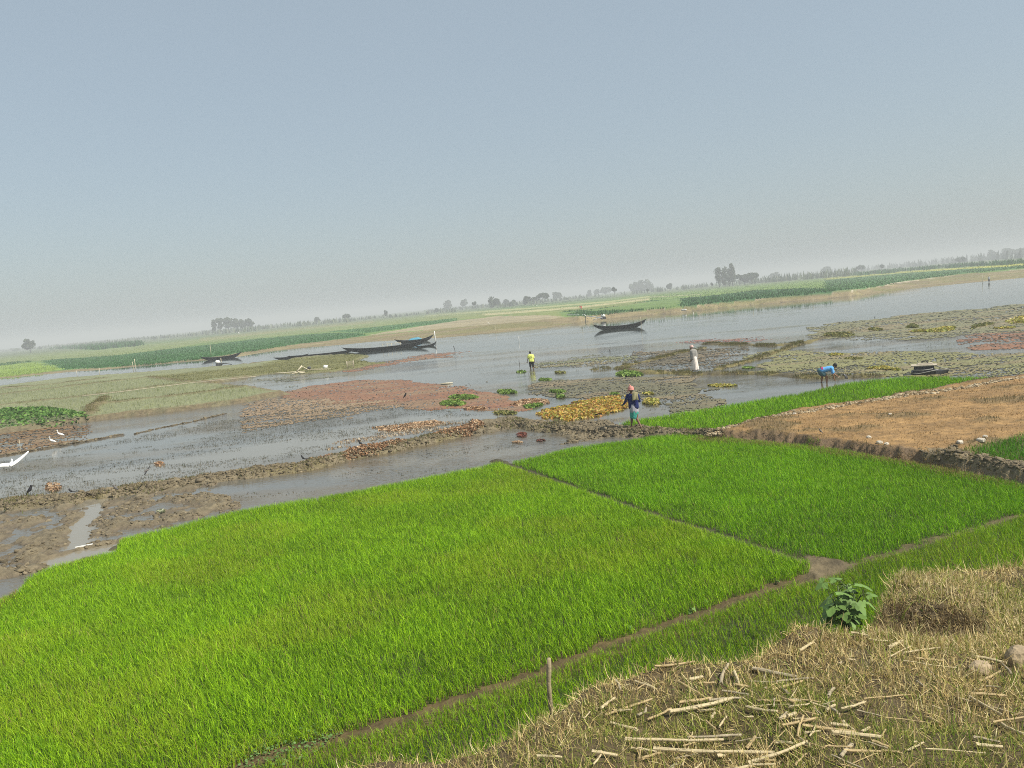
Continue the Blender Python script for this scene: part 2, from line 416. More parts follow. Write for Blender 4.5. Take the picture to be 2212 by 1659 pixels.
def terrain(x, y):
    n = x.size
    jx = x + (fbm(x * 1.7, y * 1.7, 1, 3) - .5) * 0.45; jy = y + (fbm(x * 1.7 + 50, y * 1.7, 2, 3) - .5) * 0.45
    kx = x + (fbm(x * 0.8, y * 0.8, 11, 4) - .5) * 1.1; ky = y + (fbm(x * 0.8 + 50, y * 0.8, 12, 4) - .5) * 1.1
    r = np.hypot(x, y)
    clod = np.abs(fbm(x * 4.5, y * 4.5, 21, 4) - .5) * 2; clod = 1 - np.clip(clod * 2.2, 0, 1)
    lump = fbm(x * 1.6, y * 1.6, 22, 4)
    h = np.full(n, -0.22) + (fbm(x * .5, y * .5, 8, 3) - .5) * 0.08
    col = np.tile(np.array([0.115, 0.09, 0.06]), (n, 1))
    MUD = (0.16, 0.13, 0.078); WET = (0.12, 0.092, 0.058); OLV = (0.13, 0.125, 0.042)
    # flooded beds
    # mud flats by the nearest paddy
    s = sdpoly(kx, ky, MUDL)
    w = sstep(-0.3, 0.5, s)
    h = np.maximum(h, -0.22 + w * (0.17 + (lump - 0.38) * 0.42 + 0.05 * clod))
    col = lerp3(col, MUD, w * sstep(-.02, .1, h)); 
    s = sdpoly(jx, jy, MUDC); w = sstep(-0.25, 0.35, s)
    h = np.maximum(h, -0.22 + w * (0.25 + (lump - 0.42) * 0.4 + 0.07 * clod))
    col = lerp3(col, MUD, w)
    # bunds
    for line, wd, hh in ((BUND, 0.55, 0.22), (BUND2, 0.6, 0.24), (THIN, 0.24, 0.08), (THIN2, 0.14, 0.05)):
        d = dline_box(jx, jy, line)
        w = sstep(wd * 1.9, wd * 0.35, d)
        h = np.maximum(h, -0.2 + w * (0.2 + hh * (0.55 + 0.9 * lump - 0.1) + 0.06 * clod * (hh > .1)))
        col = lerp3(col, MUD if hh > .1 else (0.075, 0.06, 0.04), sstep(wd * 1.7, wd * 1.2, d))
    d = dline_box(kx, ky, BUND); g = sstep(1.3, .2, d) * sstep(.48, .62, fbm(x * .7, y * .7, 31, 3))
    col = lerp3(col, (0.15, 0.125, 0.05), g * .8)
    # water lying on the mud
    for pl, dep in ((CHAN1, .1), (CHAN2, .1), (PUDDLE, .12)):
        s = sdpoly(jx, jy, pl); w = sstep(-0.05, 0.22, s)
        h = h * (1 - w) + (-dep) * w
    s = sdpoly(kx, ky, POND2); w = sstep(0.0, 0.4, s)
    pf = -0.08 + 0.16 * np.clip(fbm(x * 1.4, y * 2.2, 41, 4) - 0.58, -1, 1)
    h = h * (1 - w) + pf * w
    col = lerp3(col, (0.09, 0.075, 0.05), w)
    # low wetland bunds
    for line, wd in zip(WB, WBW):
        d = dline_box(jx, jy, line)
        w = sstep(wd * 2.2, wd * .4, d)
        h = np.maximum(h, -0.2 + w * (0.22 + 0.17 * lump))
        c = np.where((fbm(x * 1.3, y * 1.3, 51, 3) > .5)[:, None], np.array([[0.15, 0.125, 0.045]]), np.array([[0.085, 0.07, 0.035]]))
        w2 = sstep(wd * 2.6, wd * 1.5, d)[:, None]
        col = col * (1 - w2) + c * w2
    # terraces on the near side of the river
    s = sdpoly(kx, ky, TERR); w = sstep(-0.1, 0.7, s)
    so = sdpoly(kx, ky, OLIVE); wo = sstep(-1.0, 1.5, so)
    hl = 0.32 * (1 - wo) + 0.14 * wo + (lump - .5) * 0.1
    h = np.where(s > -0.6, np.maximum(h, -0.2 + w * (hl + 0.2)), h)
    ct = np.tile(np.array([[0.19, 0.20, 0.10]]), (n, 1)) * (0.85 + 0.3 * fbm(x * .3, y * .3, 61, 3))[:, None]
    col = col * (1 - w[:, None]) + ct * w[:, None]
    ed = w * sstep(1.6, .5, s); col = lerp3(col, (0.15, 0.115, 0.062), ed * (1 - wo))
    nn = fbm(x * .35, y * .9, 62, 4)
    co = np.array([[0.145, 0.14, 0.045]]) * (0.7 + 0.6 * nn)[:, None]
    col = col * (1 - (w * wo)[:, None]) + co * (w * wo)[:, None]
    for line in TB:
        d = dline_box(jx, jy, line)
        w = sstep(.75, .15, d); h = h + w * 0.14
        col = lerp3(col, (0.145, 0.115, 0.05), sstep(.7, .35, d) * .9)
    # paddies beside the road
    for pl in (PAD1, PAD2, PAD3, PAD4):
        s = sdpoly(jx, jy, pl); w = sstep(-0.25, 0.1, s)
        h = h * (1 - w) + (0.06 + (lump - .5) * .05) * w
        col = lerp3(col, (0.040, 0.042, 0.017), w)
    d = dline_box(jx, jy, PATH); w = sstep(.6, .2, d)
    h = h * (1 - w) + w * (0.045 + (lump - .5) * .08); col = lerp3(col, (0.095, 0.068, 0.028), sstep(.6, .4, d))
    d = dline_box(jx, jy, LANE); w = sstep(.9, .5, d); h = np.where(w > 0, np.maximum(h, w * (.02 + .08 * lump)), h); col = lerp3(col, (0.085, 0.07, 0.03), sstep(.3, .1, d))
    d = dline_box(jx, jy, DITCH); w = sstep(.35, .1, d)
    h = h * (1 - w) + w * (0.02 + .05 * lump); col = lerp3(col, (0.06, 0.052, 0.026), w)
    s = sdpoly(jx, jy, JUNC); w = sstep(-.2, .2, s); h = np.where(w > 0, np.maximum(h, -.2 + w * (.3 + (lump - .5) * .2)), h); col = lerp3(col, (0.12, 0.093, 0.05), w)
    # dry field, a step above the paddies
    s = sdpoly(jx, jy, DRYF); w = sstep(-.12, .12, s)
    tuft = sstep(.54, .66, fbm(x * .45, y * .8, 71, 4))
    hd = 0.40 + (lump - .5) * .08 + tuft * .05
    h = np.where(s > -.3, h * (1 - w) + hd * w, h)
    cd = np.array([[0.26, 0.155, 0.058]]) * (0.72 + .55 * fbm(x * .8, y * 1.6, 72, 5))[:, None]
    cd = cd * (1 - tuft[:, None] * .55) + np.array([[0.11, 0.088, 0.04]]) * tuft[:, None] * .55
    w3 = sstep(0.0, .3, s)[:, None]
    col = col * (1 - w3) + cd * w3
    ee = sstep(-.4, -.1, s) * sstep(.3, .05, s); col = lerp3(col, (0.15, 0.10, 0.055), ee)
    s6 = sdpoly(jx, jy, PAD6); w = sstep(-.2, .2, s6); h = h * (1 - w) + .27 * w; col = lerp3(col, (0.085, 0.075, 0.03), w)
    d = dline_box(jx, jy, EARTHB); w = sstep(.62, .2, d); h = np.where(w > 0, np.maximum(h, -.2 + w * (.62 + (lump - .5) * .5 + .05 * clod)), h); col = lerp3(col, (0.185, 0.145, 0.085), sstep(.7, .45, d))
    # the far side of the river
    hb, t = bank_height(x, y)
    far = t > -0.05
    h = np.where(far, np.maximum(hb, np.where(t < 0, -0.25, hb)), h)
    nb = fbm(x * .12, y * .5, 81, 4); nb2 = fbm(x * .03, y * .03, 82, 3)
    cb = np.array([[0.215, 0.17, 0.088]]) * (0.6 + .8 * nb)[:, None]
    og = sstep(.45, .6, fbm(x * .05, y * .35, 83, 4))[:, None] * .65
    cb = cb * (1 - og) + np.array([[0.16, 0.155, 0.05]]) * og
    pale = (sstep(.82, .95, t) * sstep(1.22, 1.05, t) * sstep(.45, .6, fbm(x * .08, y * .08, 84, 3)) * (x > 12))[:, None]
    cb = cb * (1 - pale) + np.array([[0.42, 0.37, 0.27]]) * pale
    cf = np.array([[0.15, 0.18, 0.06]]) * (.75 + .5 * nb2)[:, None]
    wf = sstep(.95, 1.12, t)[:, None]
    cc = cb * (1 - wf) + cf * wf
    sel = far & (t > 0.9)
    for pl, c in FIELDS:
        idx = np.where(sel)[0]
        ins = inpoly(x[idx] + (nb[idx] - .5) * 3, y[idx] + (fbm(x[idx] * .1, y[idx] * .1, 85, 3) - .5) * 5, pl)
        k = idx[ins]
        cc[k] = np.array(c)[None, :] * (.75 + .5 * fbm(x[k] * .15, y[k] * .15, 86, 4))[:, None]
    col = np.where(far[:, None], cc, col)
    rfar = sstep(350, 700, r)[:, None]
    col = col * (1 - rfar) + np.array([[0.10, 0.13, 0.05]]) * rfar
    col = col * (.86 + .28 * fbm(x * 7, y * 7, 91, 2))[:, None]
    return h, np.clip(col, 0.004, .9)


def ground_h(x, y):
    h, _ = terrain(np.array([float(x)]), np.array([float(y)]))
    return float(h[0])

def ground_hs(x, y):
    return terrain(np.asarray(x, float).ravel(), np.asarray(y, float).ravel())[0]

# rows grow with distance: finer near the road, coarse towards the horizon
def rings(parts):
    rr = [parts[0][0]]
    for a, b, q in parts:
        while rr[-1] < b:
            rr.append(rr[-1] * q)
    return np.array(rr)
def fan(rr, aa, closed=False):
    A, R = np.meshgrid(aa, rr)
    nr, na = R.shape
    idx = np.arange(nr * na).reshape(nr, na)
    if closed:
        nx = np.roll(idx, -1, 1)
        f = np.stack([idx[:-1, :], nx[:-1, :], nx[1:, :], idx[1:, :]], -1).reshape(-1, 4)
    else:
        f = np.stack([idx[:-1, :-1], idx[:-1, 1:], idx[1:, 1:], idx[1:, :-1]], -1).reshape(-1, 4)
    return (R * np.sin(A)).ravel(), (R * np.cos(A)).ravel(), f

front = np.radians(np.linspace(-44, 44, 860))
rest = np.radians(np.concatenate([np.linspace(44.3, 70, 60), np.linspace(72, 288, 50), np.linspace(290, 315.7, 60)]))
aa = np.concatenate([front, rest])
rr = rings([(1.5, 9, 1.05), (9, 55, 1.006), (55, 210, 1.011), (210, 600, 1.02), (600, 4100, 1.06)])
gx, gy, gf = fan(rr, aa, closed=True)
gh, gc = terrain(gx, gy)

mg, ntg, outg = new_mat("earth")
L = ntg.links.new
bs = ntg.nodes.new("ShaderNodeBsdfPrincipled"); L(bs.outputs[0], outg.inputs[0])
ga = ntg.nodes.new("ShaderNodeAttribute"); ga.attribute_name = "Col"
tc = ntg.nodes.new("ShaderNodeTexCoord")
n1 = ntg.nodes.new("ShaderNodeTexNoise"); n1.inputs["Scale"].default_value = 3.5; n1.inputs["Detail"].default_value = 8; n1.inputs["Roughness"].default_value = .65
L(tc.outputs["Object"], n1.inputs["Vector"])
mr = ntg.nodes.new("ShaderNodeMapRange"); mr.inputs["From Min"].default_value = .28; mr.inputs["From Max"].default_value = .72
mr.inputs["To Min"].default_value = .55; mr.inputs["To Max"].default_value = 1.4; L(n1.outputs["Fac"], mr.inputs["Value"])
vs = ntg.nodes.new("ShaderNodeVectorMath"); vs.operation = 'SCALE'; L(ga.outputs["Color"], vs.inputs[0]); L(mr.outputs[0], vs.inputs["Scale"])
L(vs.outputs[0], bs.inputs["Base Color"])
bs.inputs["Roughness"].default_value = .75; bs.inputs["Specular IOR Level"].default_value = .3
n2 = ntg.nodes.new("ShaderNodeTexNoise"); n2.inputs["Scale"].default_value = 14; n2.inputs["Detail"].default_value = 6
L(tc.outputs["Object"], n2.inputs["Vector"])
bp = ntg.nodes.new("ShaderNodeBump"); bp.inputs["Distance"].default_value = .035; L(n2.outputs["Fac"], bp.inputs["Height"]); L(bp.outputs[0], bs.inputs["Normal"])
gm = mesh_from("ground", np.stack([gx, gy, gh], 1), gf, mg, cols=gc)
link("ground", gm, kind="structure", label="muddy paddy land and green fields to the horizon", cat="ground")

# ------------------------------------------------------------------ water
mw, ntw, outw = new_mat("murky_water")
L = ntw.links.new
bw = ntw.nodes.new("ShaderNodeBsdfPrincipled"); L(bw.outputs[0], outw.inputs[0])
wa = ntw.nodes.new("ShaderNodeAttribute"); wa.attribute_name = "Col"
L(wa.outputs["Color"], bw.inputs["Base Color"])
bw.inputs["IOR"].default_value = 1.45; bw.inputs["Specular IOR Level"].default_value = .5
bw.inputs["Roughness"].default_value = .06
tc = ntw.nodes.new("ShaderNodeTexCoord")
mp = ntw.nodes.new("ShaderNodeMapping"); mp.inputs["Scale"].default_value = (0.8, 1.5, 1); mp.inputs["Rotation"].default_value = (0, 0, math.radians(-12))
L(tc.outputs["Object"], mp.inputs["Vector"])
w1 = ntw.nodes.new("ShaderNodeTexNoise"); w1.inputs["Scale"].default_value = 4.0; w1.inputs["Detail"].default_value = 3; L(mp.outputs[0], w1.inputs["Vector"])
mul = ntw.nodes.new("ShaderNodeMath"); mul.operation = 'MULTIPLY'
L(w1.outputs["Fac"], mul.inputs[0]); L(wa.outputs["Alpha"], mul.inputs[1])      # alpha holds how ruffled the water is
bpw = ntw.nodes.new("ShaderNodeBump"); bpw.inputs["Distance"].default_value = .026; bpw.inputs["Strength"].default_value = 1
L(mul.outputs[0], bpw.inputs["Height"]); L(bpw.outputs[0], bw.inputs["Normal"])
wr = rings([(9, 60, 1.012), (60, 200, 1.015), (200, 420, 1.04)])
wx, wy, wf = fan(wr, np.radians(np.linspace(-60, 60, 520)))
wc = np.tile(np.array([[0.115, 0.108, 0.088, 1.0]]), (wx.size, 1))
rfl = np.hypot(wx, wy)
river = sstep(75, 100, rfl)
wc[:, :3] = wc[:, :3] * (1 - river[:, None]) + np.array([[0.034, 0.042, 0.037]]) * river[:, None]
mudw = np.zeros(wx.size)
for pl in (CHAN1, CHAN2, PUDDLE):
    mudw = np.maximum(mudw, sstep(-.4, .2, sdpoly(wx, wy, pl)))
SILT = wpoly(W((0, 1075), (250, 1055), (480, 1022), (640, 985), (900, 930), (1080, 900), (900, 900), (640, 945), (400, 985), (200, 1020), (0, 1040)), 0)
mudw = np.maximum(mudw, .65 * sstep(-1.2, .8, sdpoly(wx + (fbm(wx * .5, wy * .5, 3, 3) - .5) * 3, wy, SILT)))
s2 = sdpoly(wx, wy, POND2); mudw = np.maximum(mudw, .4 * sstep(0, 1, s2) * sstep(.42, .6, fbm(wx * .5, wy * .5, 44, 3)))
wc[:, :3] = wc[:, :3] * (1 - mudw[:, None]) + np.array([[0.215, 0.19, 0.14]]) * mudw[:, None]
wind = fbm(wx * .08, wy * .25, 77, 4)
mot = fbm(wx * .12, wy * .45, 78, 4); mw2 = sstep(.5, .62, mot) * (1 - river) * (1 - mudw) * .8
wc[:, :3] = wc[:, :3] * (1 - mw2[:, None]) + np.array([[0.115, 0.088, 0.048]]) * mw2[:, None]
dk2 = sstep(-3, 4, sdpoly(wx, wy, wpoly(W((1050, 800), (1400, 760), (1800, 740), (2212, 720), (2212, 830), (1900, 820), (1400, 900), (1100, 900), (1000, 850)), 0))) * sstep(.4, .6, fbm(wx * .3, wy * .8, 79, 4))
wc[:, :3] = wc[:, :3] * (1 - dk2[:, None] * .7) + np.array([[0.06, 0.055, 0.032]]) * dk2[:, None] * .7
wc[:, 3] = np.where(rfl < 90, .25 + 1.5 * sstep(.4, .65, wind), .03 + .30 * sstep(.52, .7, wind)) * (1 - .7 * mudw) * sstep(260, 60, rfl) * (1 + 1.6 * dk2)
wm = mesh_from("water", np.stack([wx, wy, np.zeros_like(wx)], 1), wf, mw, cols=wc)
link("water", wm, kind="structure", label="grey flooded paddies and river reflecting the hazy sky", cat="water")

# ------------------------------------------------------------------ the road bank the photograph was taken from
BCREST_PX = W((200, 1900), (560, 1700), (700, 1659), (960, 1602), (1050, 1572), (1120, 1545), (1180, 1522), (1260, 1445), (1330, 1425), (1500, 1402), (1640, 1372), (1760, 1332), (1870, 1335), (1893, 1300), (1925, 1245), (1955, 1218), (2100, 1202), (2212, 1182), (2400, 1140), (2700, 1100))
BZ0, BSL = 3.4, 0.10
def bank_pt(u, v):
    a = (u - 512) / F; b = (384 - v) / F
    d = FW + RT * a + UP * b
    hor = math.hypot(d[0], d[1])
    # CAM_H + d2 t = BZ0 - BSL*hor*t
    t = (BZ0 - CAM_H) / (d[2] + BSL * hor)
    return d[0] * t, d[1] * t, CAM_H + d[2] * t
bp_ = np.array([bank_pt(u, v + 20) for u, v in BCREST_PX])      # the turf stands a little above the earth
BC_A = np.arctan2(bp_[:, 0], bp_[:, 1]); BC_R = np.hypot(bp_[:, 0], bp_[:, 1])
o_ = np.argsort(BC_A); BC_A, BC_R = BC_A[o_], BC_R[o_]

HUMP = [(W((2010, 1270))[0], .8, .07), (W((2120, 1230))[0], .9, .04), (W((1700, 1372))[0], .35, .10), (W((1420, 1420))[0], .5, .06)]
HUMPS = []
for (u, v), rad, hh in HUMP:
    p = bank_pt(u, v); HUMPS.append((p[0], p[1], rad, hh))
HOL = bank_pt(*W((1990, 1345))[0])
def bank_z(x, y):
    r = np.hypot(x, y); a = np.arctan2(x, y)
    rc = np.interp(a, BC_A, BC_R) + (fbm(x * 3, y * 3, 5, 3) - .5) * .25
    z = BZ0 - BSL * r + (fbm(x * 1.2, y * 1.2, 15, 3) - .5) * .12 + (fbm(x * 4, y * 4, 16, 3) - .5) * .05
    for hx, hy, rad, hh in HUMPS:
        d = np.hypot(x - hx, y - hy); z = z + hh * sstep(rad, rad * .35, d)
    d = np.hypot((x - HOL[0]) * .8, y - HOL[1]); z = z - .12 * sstep(.5, .1, d)
    over = np.maximum(r - rc, 0)
    return z - over * 1.35 - 2.0 * np.minimum(over, .25) * .6, r - rc
bx_r = np.concatenate([np.linspace(.6, 9.5, 300), np.linspace(9.6, 13, 30)])
bx_a = np.radians(np.linspace(-75, 75, 460))
bx, by, bf = fan(bx_r, bx_a)
bz, over = bank_z(bx, by)
bz = np.maximum(bz, -.3)
bcol = np.tile(np.array([[0.075, 0.055, 0.026]]), (bx.size, 1)) * (.6 + .8 * fbm(bx * 3, by * 3, 18, 4))[:, None]
link("embankment", mesh_from("embankment", np.stack([bx, by, bz], 1), bf, mg, cols=bcol), kind="structure", label="earth road bank under the dry grass in front", cat="bank")
# ------------------------------------------------------------------ blades, leaves and floating plants
def sample_poly(poly, n, dens=None):
    mn, mx = poly.min(0), poly.max(0)
    x = rng.uniform(mn[0], mx[0], n); y = rng.uniform(mn[1], mx[1], n)
    k = inpoly(x, y, poly)
    return x[k], y[k]

def area(poly):
    mn, mx = poly.min(0), poly.max(0)
    return (mx[0] - mn[0]) * (mx[1] - mn[1])

def in_view(x, y, z=0.0, mu=30, mv=30):
    d = np.stack([x, y, np.full_like(x, z) - CAM_H], 1)
    f = d @ FW; u = 512 + F * (d @ RT) / f; v = 384 - F * (d @ UP) / f
    return (f > 0.3) & (u > -mu) & (u < 1024 + mu) & (v > -mv) & (v < 768 + mv)

def blades(name, x, y, z, ln, wd, bend, col, mat, segs=3, az=None, lean0=None, **tags):
    """ribbons that start upright (or at lean0) and bend over towards az"""
    n = len(x)
    if az is None: az = rng.uniform(0, 2 * np.pi, n)
    face = rng.uniform(0, 2 * np.pi, n)
    lean = lean0 if lean0 is not None else np.abs(rng.normal(0.12, 0.1, n))
    px, py, pz = x.copy(), y.copy(), np.array(z, float).copy()
    wx, wy = np.cos(face), np.sin(face)
    V = np.zeros((n, 2 * segs + 1, 3), np.float32)
    sl = ln / segs
    ang = np.array(lean, float).copy()
    for s in range(segs):
        hw = wd * (1.0 - 0.55 * s / segs) * .5
        V[:, 2 * s, 0] = px - wx * hw; V[:, 2 * s, 1] = py - wy * hw; V[:, 2 * s, 2] = pz
        V[:, 2 * s + 1, 0] = px + wx * hw; V[:, 2 * s + 1, 1] = py + wy * hw; V[:, 2 * s + 1, 2] = pz
        px = px + np.sin(ang) * np.cos(az) * sl; py = py + np.sin(ang) * np.sin(az) * sl; pz = pz + np.cos(ang) * sl
        ang = ang + bend / segs
    V[:, 2 * segs] = np.stack([px, py, pz], 1)
    k = 2 * segs + 1
    base = (np.arange(n) * k)[:, None]
    tri = []
    for s in range(segs - 1):
        a = 2 * s
        tri += [[a, a + 1, a + 3], [a, a + 3, a + 2]]
    a = 2 * (segs - 1); tri.append([a, a + 1, a + 2])
    tri = np.array(tri)
    faces = (base[:, :, None] + tri[None]).reshape(-1, 3)
    cols = np.repeat(col, k, 0)
    me = mesh_from(name, V.reshape(-1, 3), faces, mat, cols=cols)
    return link(name, me, **tags)

def mixcol(n, choices, weights, var=.15):
    c = np.array(choices)[rng.choice(len(choices), n, p=np.array(weights) / sum(weights))]
    return np.clip(c * rng.uniform(1 - var, 1 + var, (n, 1)), 0.003, .9)

def rice(name, poly, dens, hmin, hmax, wid, cols, seed, label, yellow=.5, keepout=None, segs=3):
    n = int(area(poly) * dens)
    x, y = sample_poly(poly, n)
    k = in_view(x, y, .2, 40, 60)
    x, y = x[k], y[k]
    # seedlings stand in small hills with uneven growth
    gx_ = np.round(x / .11) * .11 + (vnoise(x * 9, y * 9, seed) - .5) * .05; gy_ = np.round(y / .11) * .11 + (vnoise(x * 9, y * 9, seed + 1) - .5) * .05
    x = x * .86 + gx_ * .14; y = y * .86 + gy_ * .14
    g = fbm(x * .55, y * .55, seed, 4); thin = fbm(x * 1.6, y * 1.6, seed + 5, 3)
    k = rng.uniform(0, 1, len(x)) < np.clip(.35 + 1.3 * thin, .3, 1)
    for line, wd in (keepout or []):
        k &= dline_box(x, y, line) > wd + (vnoise(x * 4, y * 4, 3) - .5) * .14
    x, y, g = x[k], y[k], g[k]
    n = len(x)
    sdv = sdpoly(x, y, poly)
    lush = .82 + .36 * g
    ln = rng.uniform(hmin, hmax, n) * lush * (.75 + .25 * sstep(0, .35, sdv))
    z = ground_hs(x, y) - .02
    yl = sstep(.52, .68, fbm(x * .28 + 3, y * .45, seed + 9, 4))
    c = mixcol(n, cols, (5, 4, 3), .32)
    yc = np.array([[0.30, 0.41, 0.018]]) * rng.uniform(.8, 1.2, (n, 1))
    wy_ = (yl * yellow * (rng.uniform(0, 1, n) < .75))[:, None]
    c = (c * (1 - wy_) + yc * wy_) * (.82 + .40 * g)[:, None]
    dry = rng.uniform(0, 1, n) < .012 + .05 * yl * yellow
    c[dry] = np.array([.36, .31, .09])
    windaz = rng.normal(math.radians(200), 1.6, n)
    bend = np.abs(rng.normal(.7, .55, n)) + .1
    return blades(name, x, y, z, ln, wid * rng.uniform(.7, 1.3, n), bend, c, M_BLADE, segs, az=windaz, kind="stuff", label=label, cat="rice")

G1 = [(0.225, 0.41, 0.009), (0.135, 0.28, 0.007), (0.33, 0.53, 0.015)]
G2 = [(0.19, 0.40, 0.007), (0.12, 0.28, 0.006), (0.28, 0.50, 0.012)]
rice("rice_seedlings", PAD1, 1900, .15, .27, .0085, G1, 101, "bright green young rice with yellowish streaks filling the big nearest paddy left of the furrow", .62, [(PATH, .12), (DITCH, .07)])
rice("rice_seedlings", PAD2, 1500, .15, .25, .0092, G2, 121, "dense vivid green young rice in the square paddy right of the dark furrow", .12, [(DITCH, .07), (LANE, .04), (EARTHB, .5)])
rice("rice_seedlings", PAD3, 1500, .13, .23, .0078, [(0.21, 0.38, 0.01), (0.28, 0.40, 0.012), (0.14, 0.29, 0.008)], 141, "short grassy rice strip between the muddy furrow and the dry road bank", .42, [(PATH, .09), (LANE, .04)])
rice("rice_seedlings", PAD4, 420, .18, .28, .016, G2, 161, "long bright green rice strip behind the dry brown field", .1)
rice("rice_seedlings", PAD6, 420, .18, .28, .013, [(0.09, 0.26, 0.008), (0.07, 0.21, 0.008), (0.12, 0.3, 0.01)], 171, "dark green rice corner at the right edge beyond the clay bank", .1, [(EARTHB, .45)])

# a dry tuft at the left edge of the nearest paddy
x, y = sample_poly(wpoly(W((-60, 1262), (0, 1262), (38, 1268), (30, 1300), (0, 1320), (-60, 1330)), .05), 9000)
n = len(x)
blades("dry_grass", x, y, ground_hs(x, y), rng.uniform(.08, .22, n), np.full(n, .009), rng.uniform(.4, 2.0, n), mixcol(n, [(.42, .27, .09), (.30, .26, .07), (.12, .2, .02)], (3, 2, 3)), M_DRY, 3,
       kind="stuff", label="orange withered grass at the left end of the nearest paddy", cat="grass")

# short dead grass of the dry brown field and its clay edge
n0 = int(area(DRYF) * 150)
x, y = sample_poly(DRYF, n0); k = in_view(x, y, .4, 20, 20); x, y = x[k], y[k]
cl = fbm(x * .45, y * .8, 71, 4); pt = fbm(x * .9, y * 1.7, 74, 4)
k = (rng.uniform(0, 1, len(x)) < np.clip(.15 + 1.7 * (pt - .3), .1, 1)) | (cl > .6); x, y, cl = x[k], y[k], cl[k]; n = len(x)
c = mixcol(n, [(.30, .185, .07), (.24, .145, .058), (.36, .25, .11), (.18, .13, .05)], (4, 3, 2, 1), .25)
tk = (rng.uniform(0, 1, n) < sstep(.53, .66, cl) * .7)
c[tk] = mixcol(int(tk.sum()), [(.17, .135, .055), (.13, .115, .04), (.22, .16, .07)], (2, 2, 1))
blades("dry_grass", x, y, ground_hs(x, y) - .01, rng.uniform(.03, .09, n) + .05 * tk, np.full(n, .016), rng.uniform(.3, 2.2, n), c, M_DRY, 2,
       kind="stuff", label="scorched orange brown stubble over the raised dry field", cat="grass")
edge = wpoly(W((1500, 933), (1545, 934), (1700, 945), (1850, 964), (2000, 985), (2060, 1000), (2130, 1012), (2215, 1028)), .38)
seg = rng.choice(len(edge) - 1, 16000, p=[.2, .22, .24, .2, .08, .04, .02]); tt = rng.uniform(0, 1, 16000)
x = edge[seg, 0] * (1 - tt) + edge[seg + 1, 0] * tt + rng.normal(0, .16, 16000); y = edge[seg, 1] * (1 - tt) + edge[seg + 1, 1] * tt + rng.normal(-.1, .2, 16000); n = len(x)
blades("dry_grass", x, y, ground_hs(x, y) - .01, rng.uniform(.08, .24, n), np.full(n, .013), rng.uniform(.5, 2.6, n), mixcol(n, [(.36, .26, .115), (.27, .19, .085), (.46, .35, .17), (.2, .19, .07)], (3, 3, 2, 1)), M_DRY, 3,
       az=rng.normal(-1.9, .8, n), kind="stuff", label="brown grass hanging over the clay edge of the dry field", cat="grass")

# dry straw and grass on the road bank
bank_poly = np.array([(r * math.sin(a), r * math.cos(a)) for a, r in [(BC_A[i], BC_R[i] + .25) for i in range(len(BC_A))]] + [(1.6, 1.0), (-1.2, 1.6)])
def bank_scatter(n0, seed, lim=.1):
    x, y = sample_poly(bank_poly, n0)
    r = np.hypot(x, y)
    z, over = bank_z(x, y)
    k = in_view(x, y, 3.0, 80, 90) & (over < lim) & (r > 2.4)
    k &= rng.uniform(0, 1, len(x)) < np.clip((5.0 / np.maximum(r, 2.6)) ** 1.0, .35, 1) * (.42 + .65 * sstep(.36, .6, fbm(x * 6.5, y * 6.5, 207, 3)))
    return x[k], y[k], z[k], r[k]
x, y, z, r = bank_scatter(900000, 1, .5)
n = len(x)
gm1 = fbm(x * 1.1, y * 1.1, 201, 4); gm2 = fbm(x * 2.6, y * 2.6, 202, 3)
green = sstep(.48, .64, gm1) * .55 + .24
crest = sstep(.9, .1, np.interp(np.arctan2(x, y), BC_A, BC_R) - r)
green = green * (1 - .55 * crest)
straw = mixcol(n, [(.71, .57, .27), (.59, .45, .20), (.82, .69, .38), (.43, .32, .14), (.26, .19, .085)], (4, 4, 2, 3, 2), .2)
grs = mixcol(n, [(.32, .33, .07), (.22, .27, .045), (.44, .40, .13), (.12, .20, .025)], (3, 3, 2, 2), .2)
c = np.where((rng.uniform(0, 1, n) < green)[:, None], grs, straw)
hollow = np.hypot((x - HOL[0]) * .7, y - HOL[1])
c = np.where(((hollow < .38) & (rng.uniform(0, 1, n) < .5))[:, None], np.array([[.09, .065, .035]]), c)  # half the blades in the hollow get a dark colour as painted shade
ln = rng.gamma(4.0, .021, n) * (.75 + .6 * gm2)
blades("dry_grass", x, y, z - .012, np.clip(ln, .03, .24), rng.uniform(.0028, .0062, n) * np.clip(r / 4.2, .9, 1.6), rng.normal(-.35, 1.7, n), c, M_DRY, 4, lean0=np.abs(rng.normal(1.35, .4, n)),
       kind="stuff", label="tangled straw and half green grass covering the road bank in front", cat="grass")

n = 19000; a_ = rng.uniform(0, 2 * np.pi, n); q_ = np.sqrt(rng.uniform(0, 1, n)) * .95
x = HOL[0] + .1 + np.cos(a_) * q_ * 1.15; y = HOL[1] + .15 + np.sin(a_) * q_; z, ov_ = bank_z(x, y); k = ov_ < .5; x, y, z = x[k], y[k], z[k]; n = len(x)
blades("dry_grass", x, y, z - .012, rng.uniform(.05, .15, n), rng.uniform(.004, .008, n), rng.normal(.1, 1.6, n), np.where((np.hypot((x - HOL[0]) * .8, y - HOL[1]) < .42)[:, None], mixcol(n, [(.30, .22, .11), (.16, .11, .055), (.55, .44, .25)], (4, 4, 2), .2), mixcol(n, [(.66, .54, .29), (.50, .39, .2), (.34, .26, .13), (.76, .64, .38), (.30, .33, .07)], (4, 3, 2, 2, 5), .2)), M_DRY, 4,  # darker browns around the hollow paint its shade into the grass
       lean0=np.abs(rng.normal(1.2, .45, n)), kind="stuff", label="shaggy brown grass over the hollow hump at the right of the bank", cat="grass")

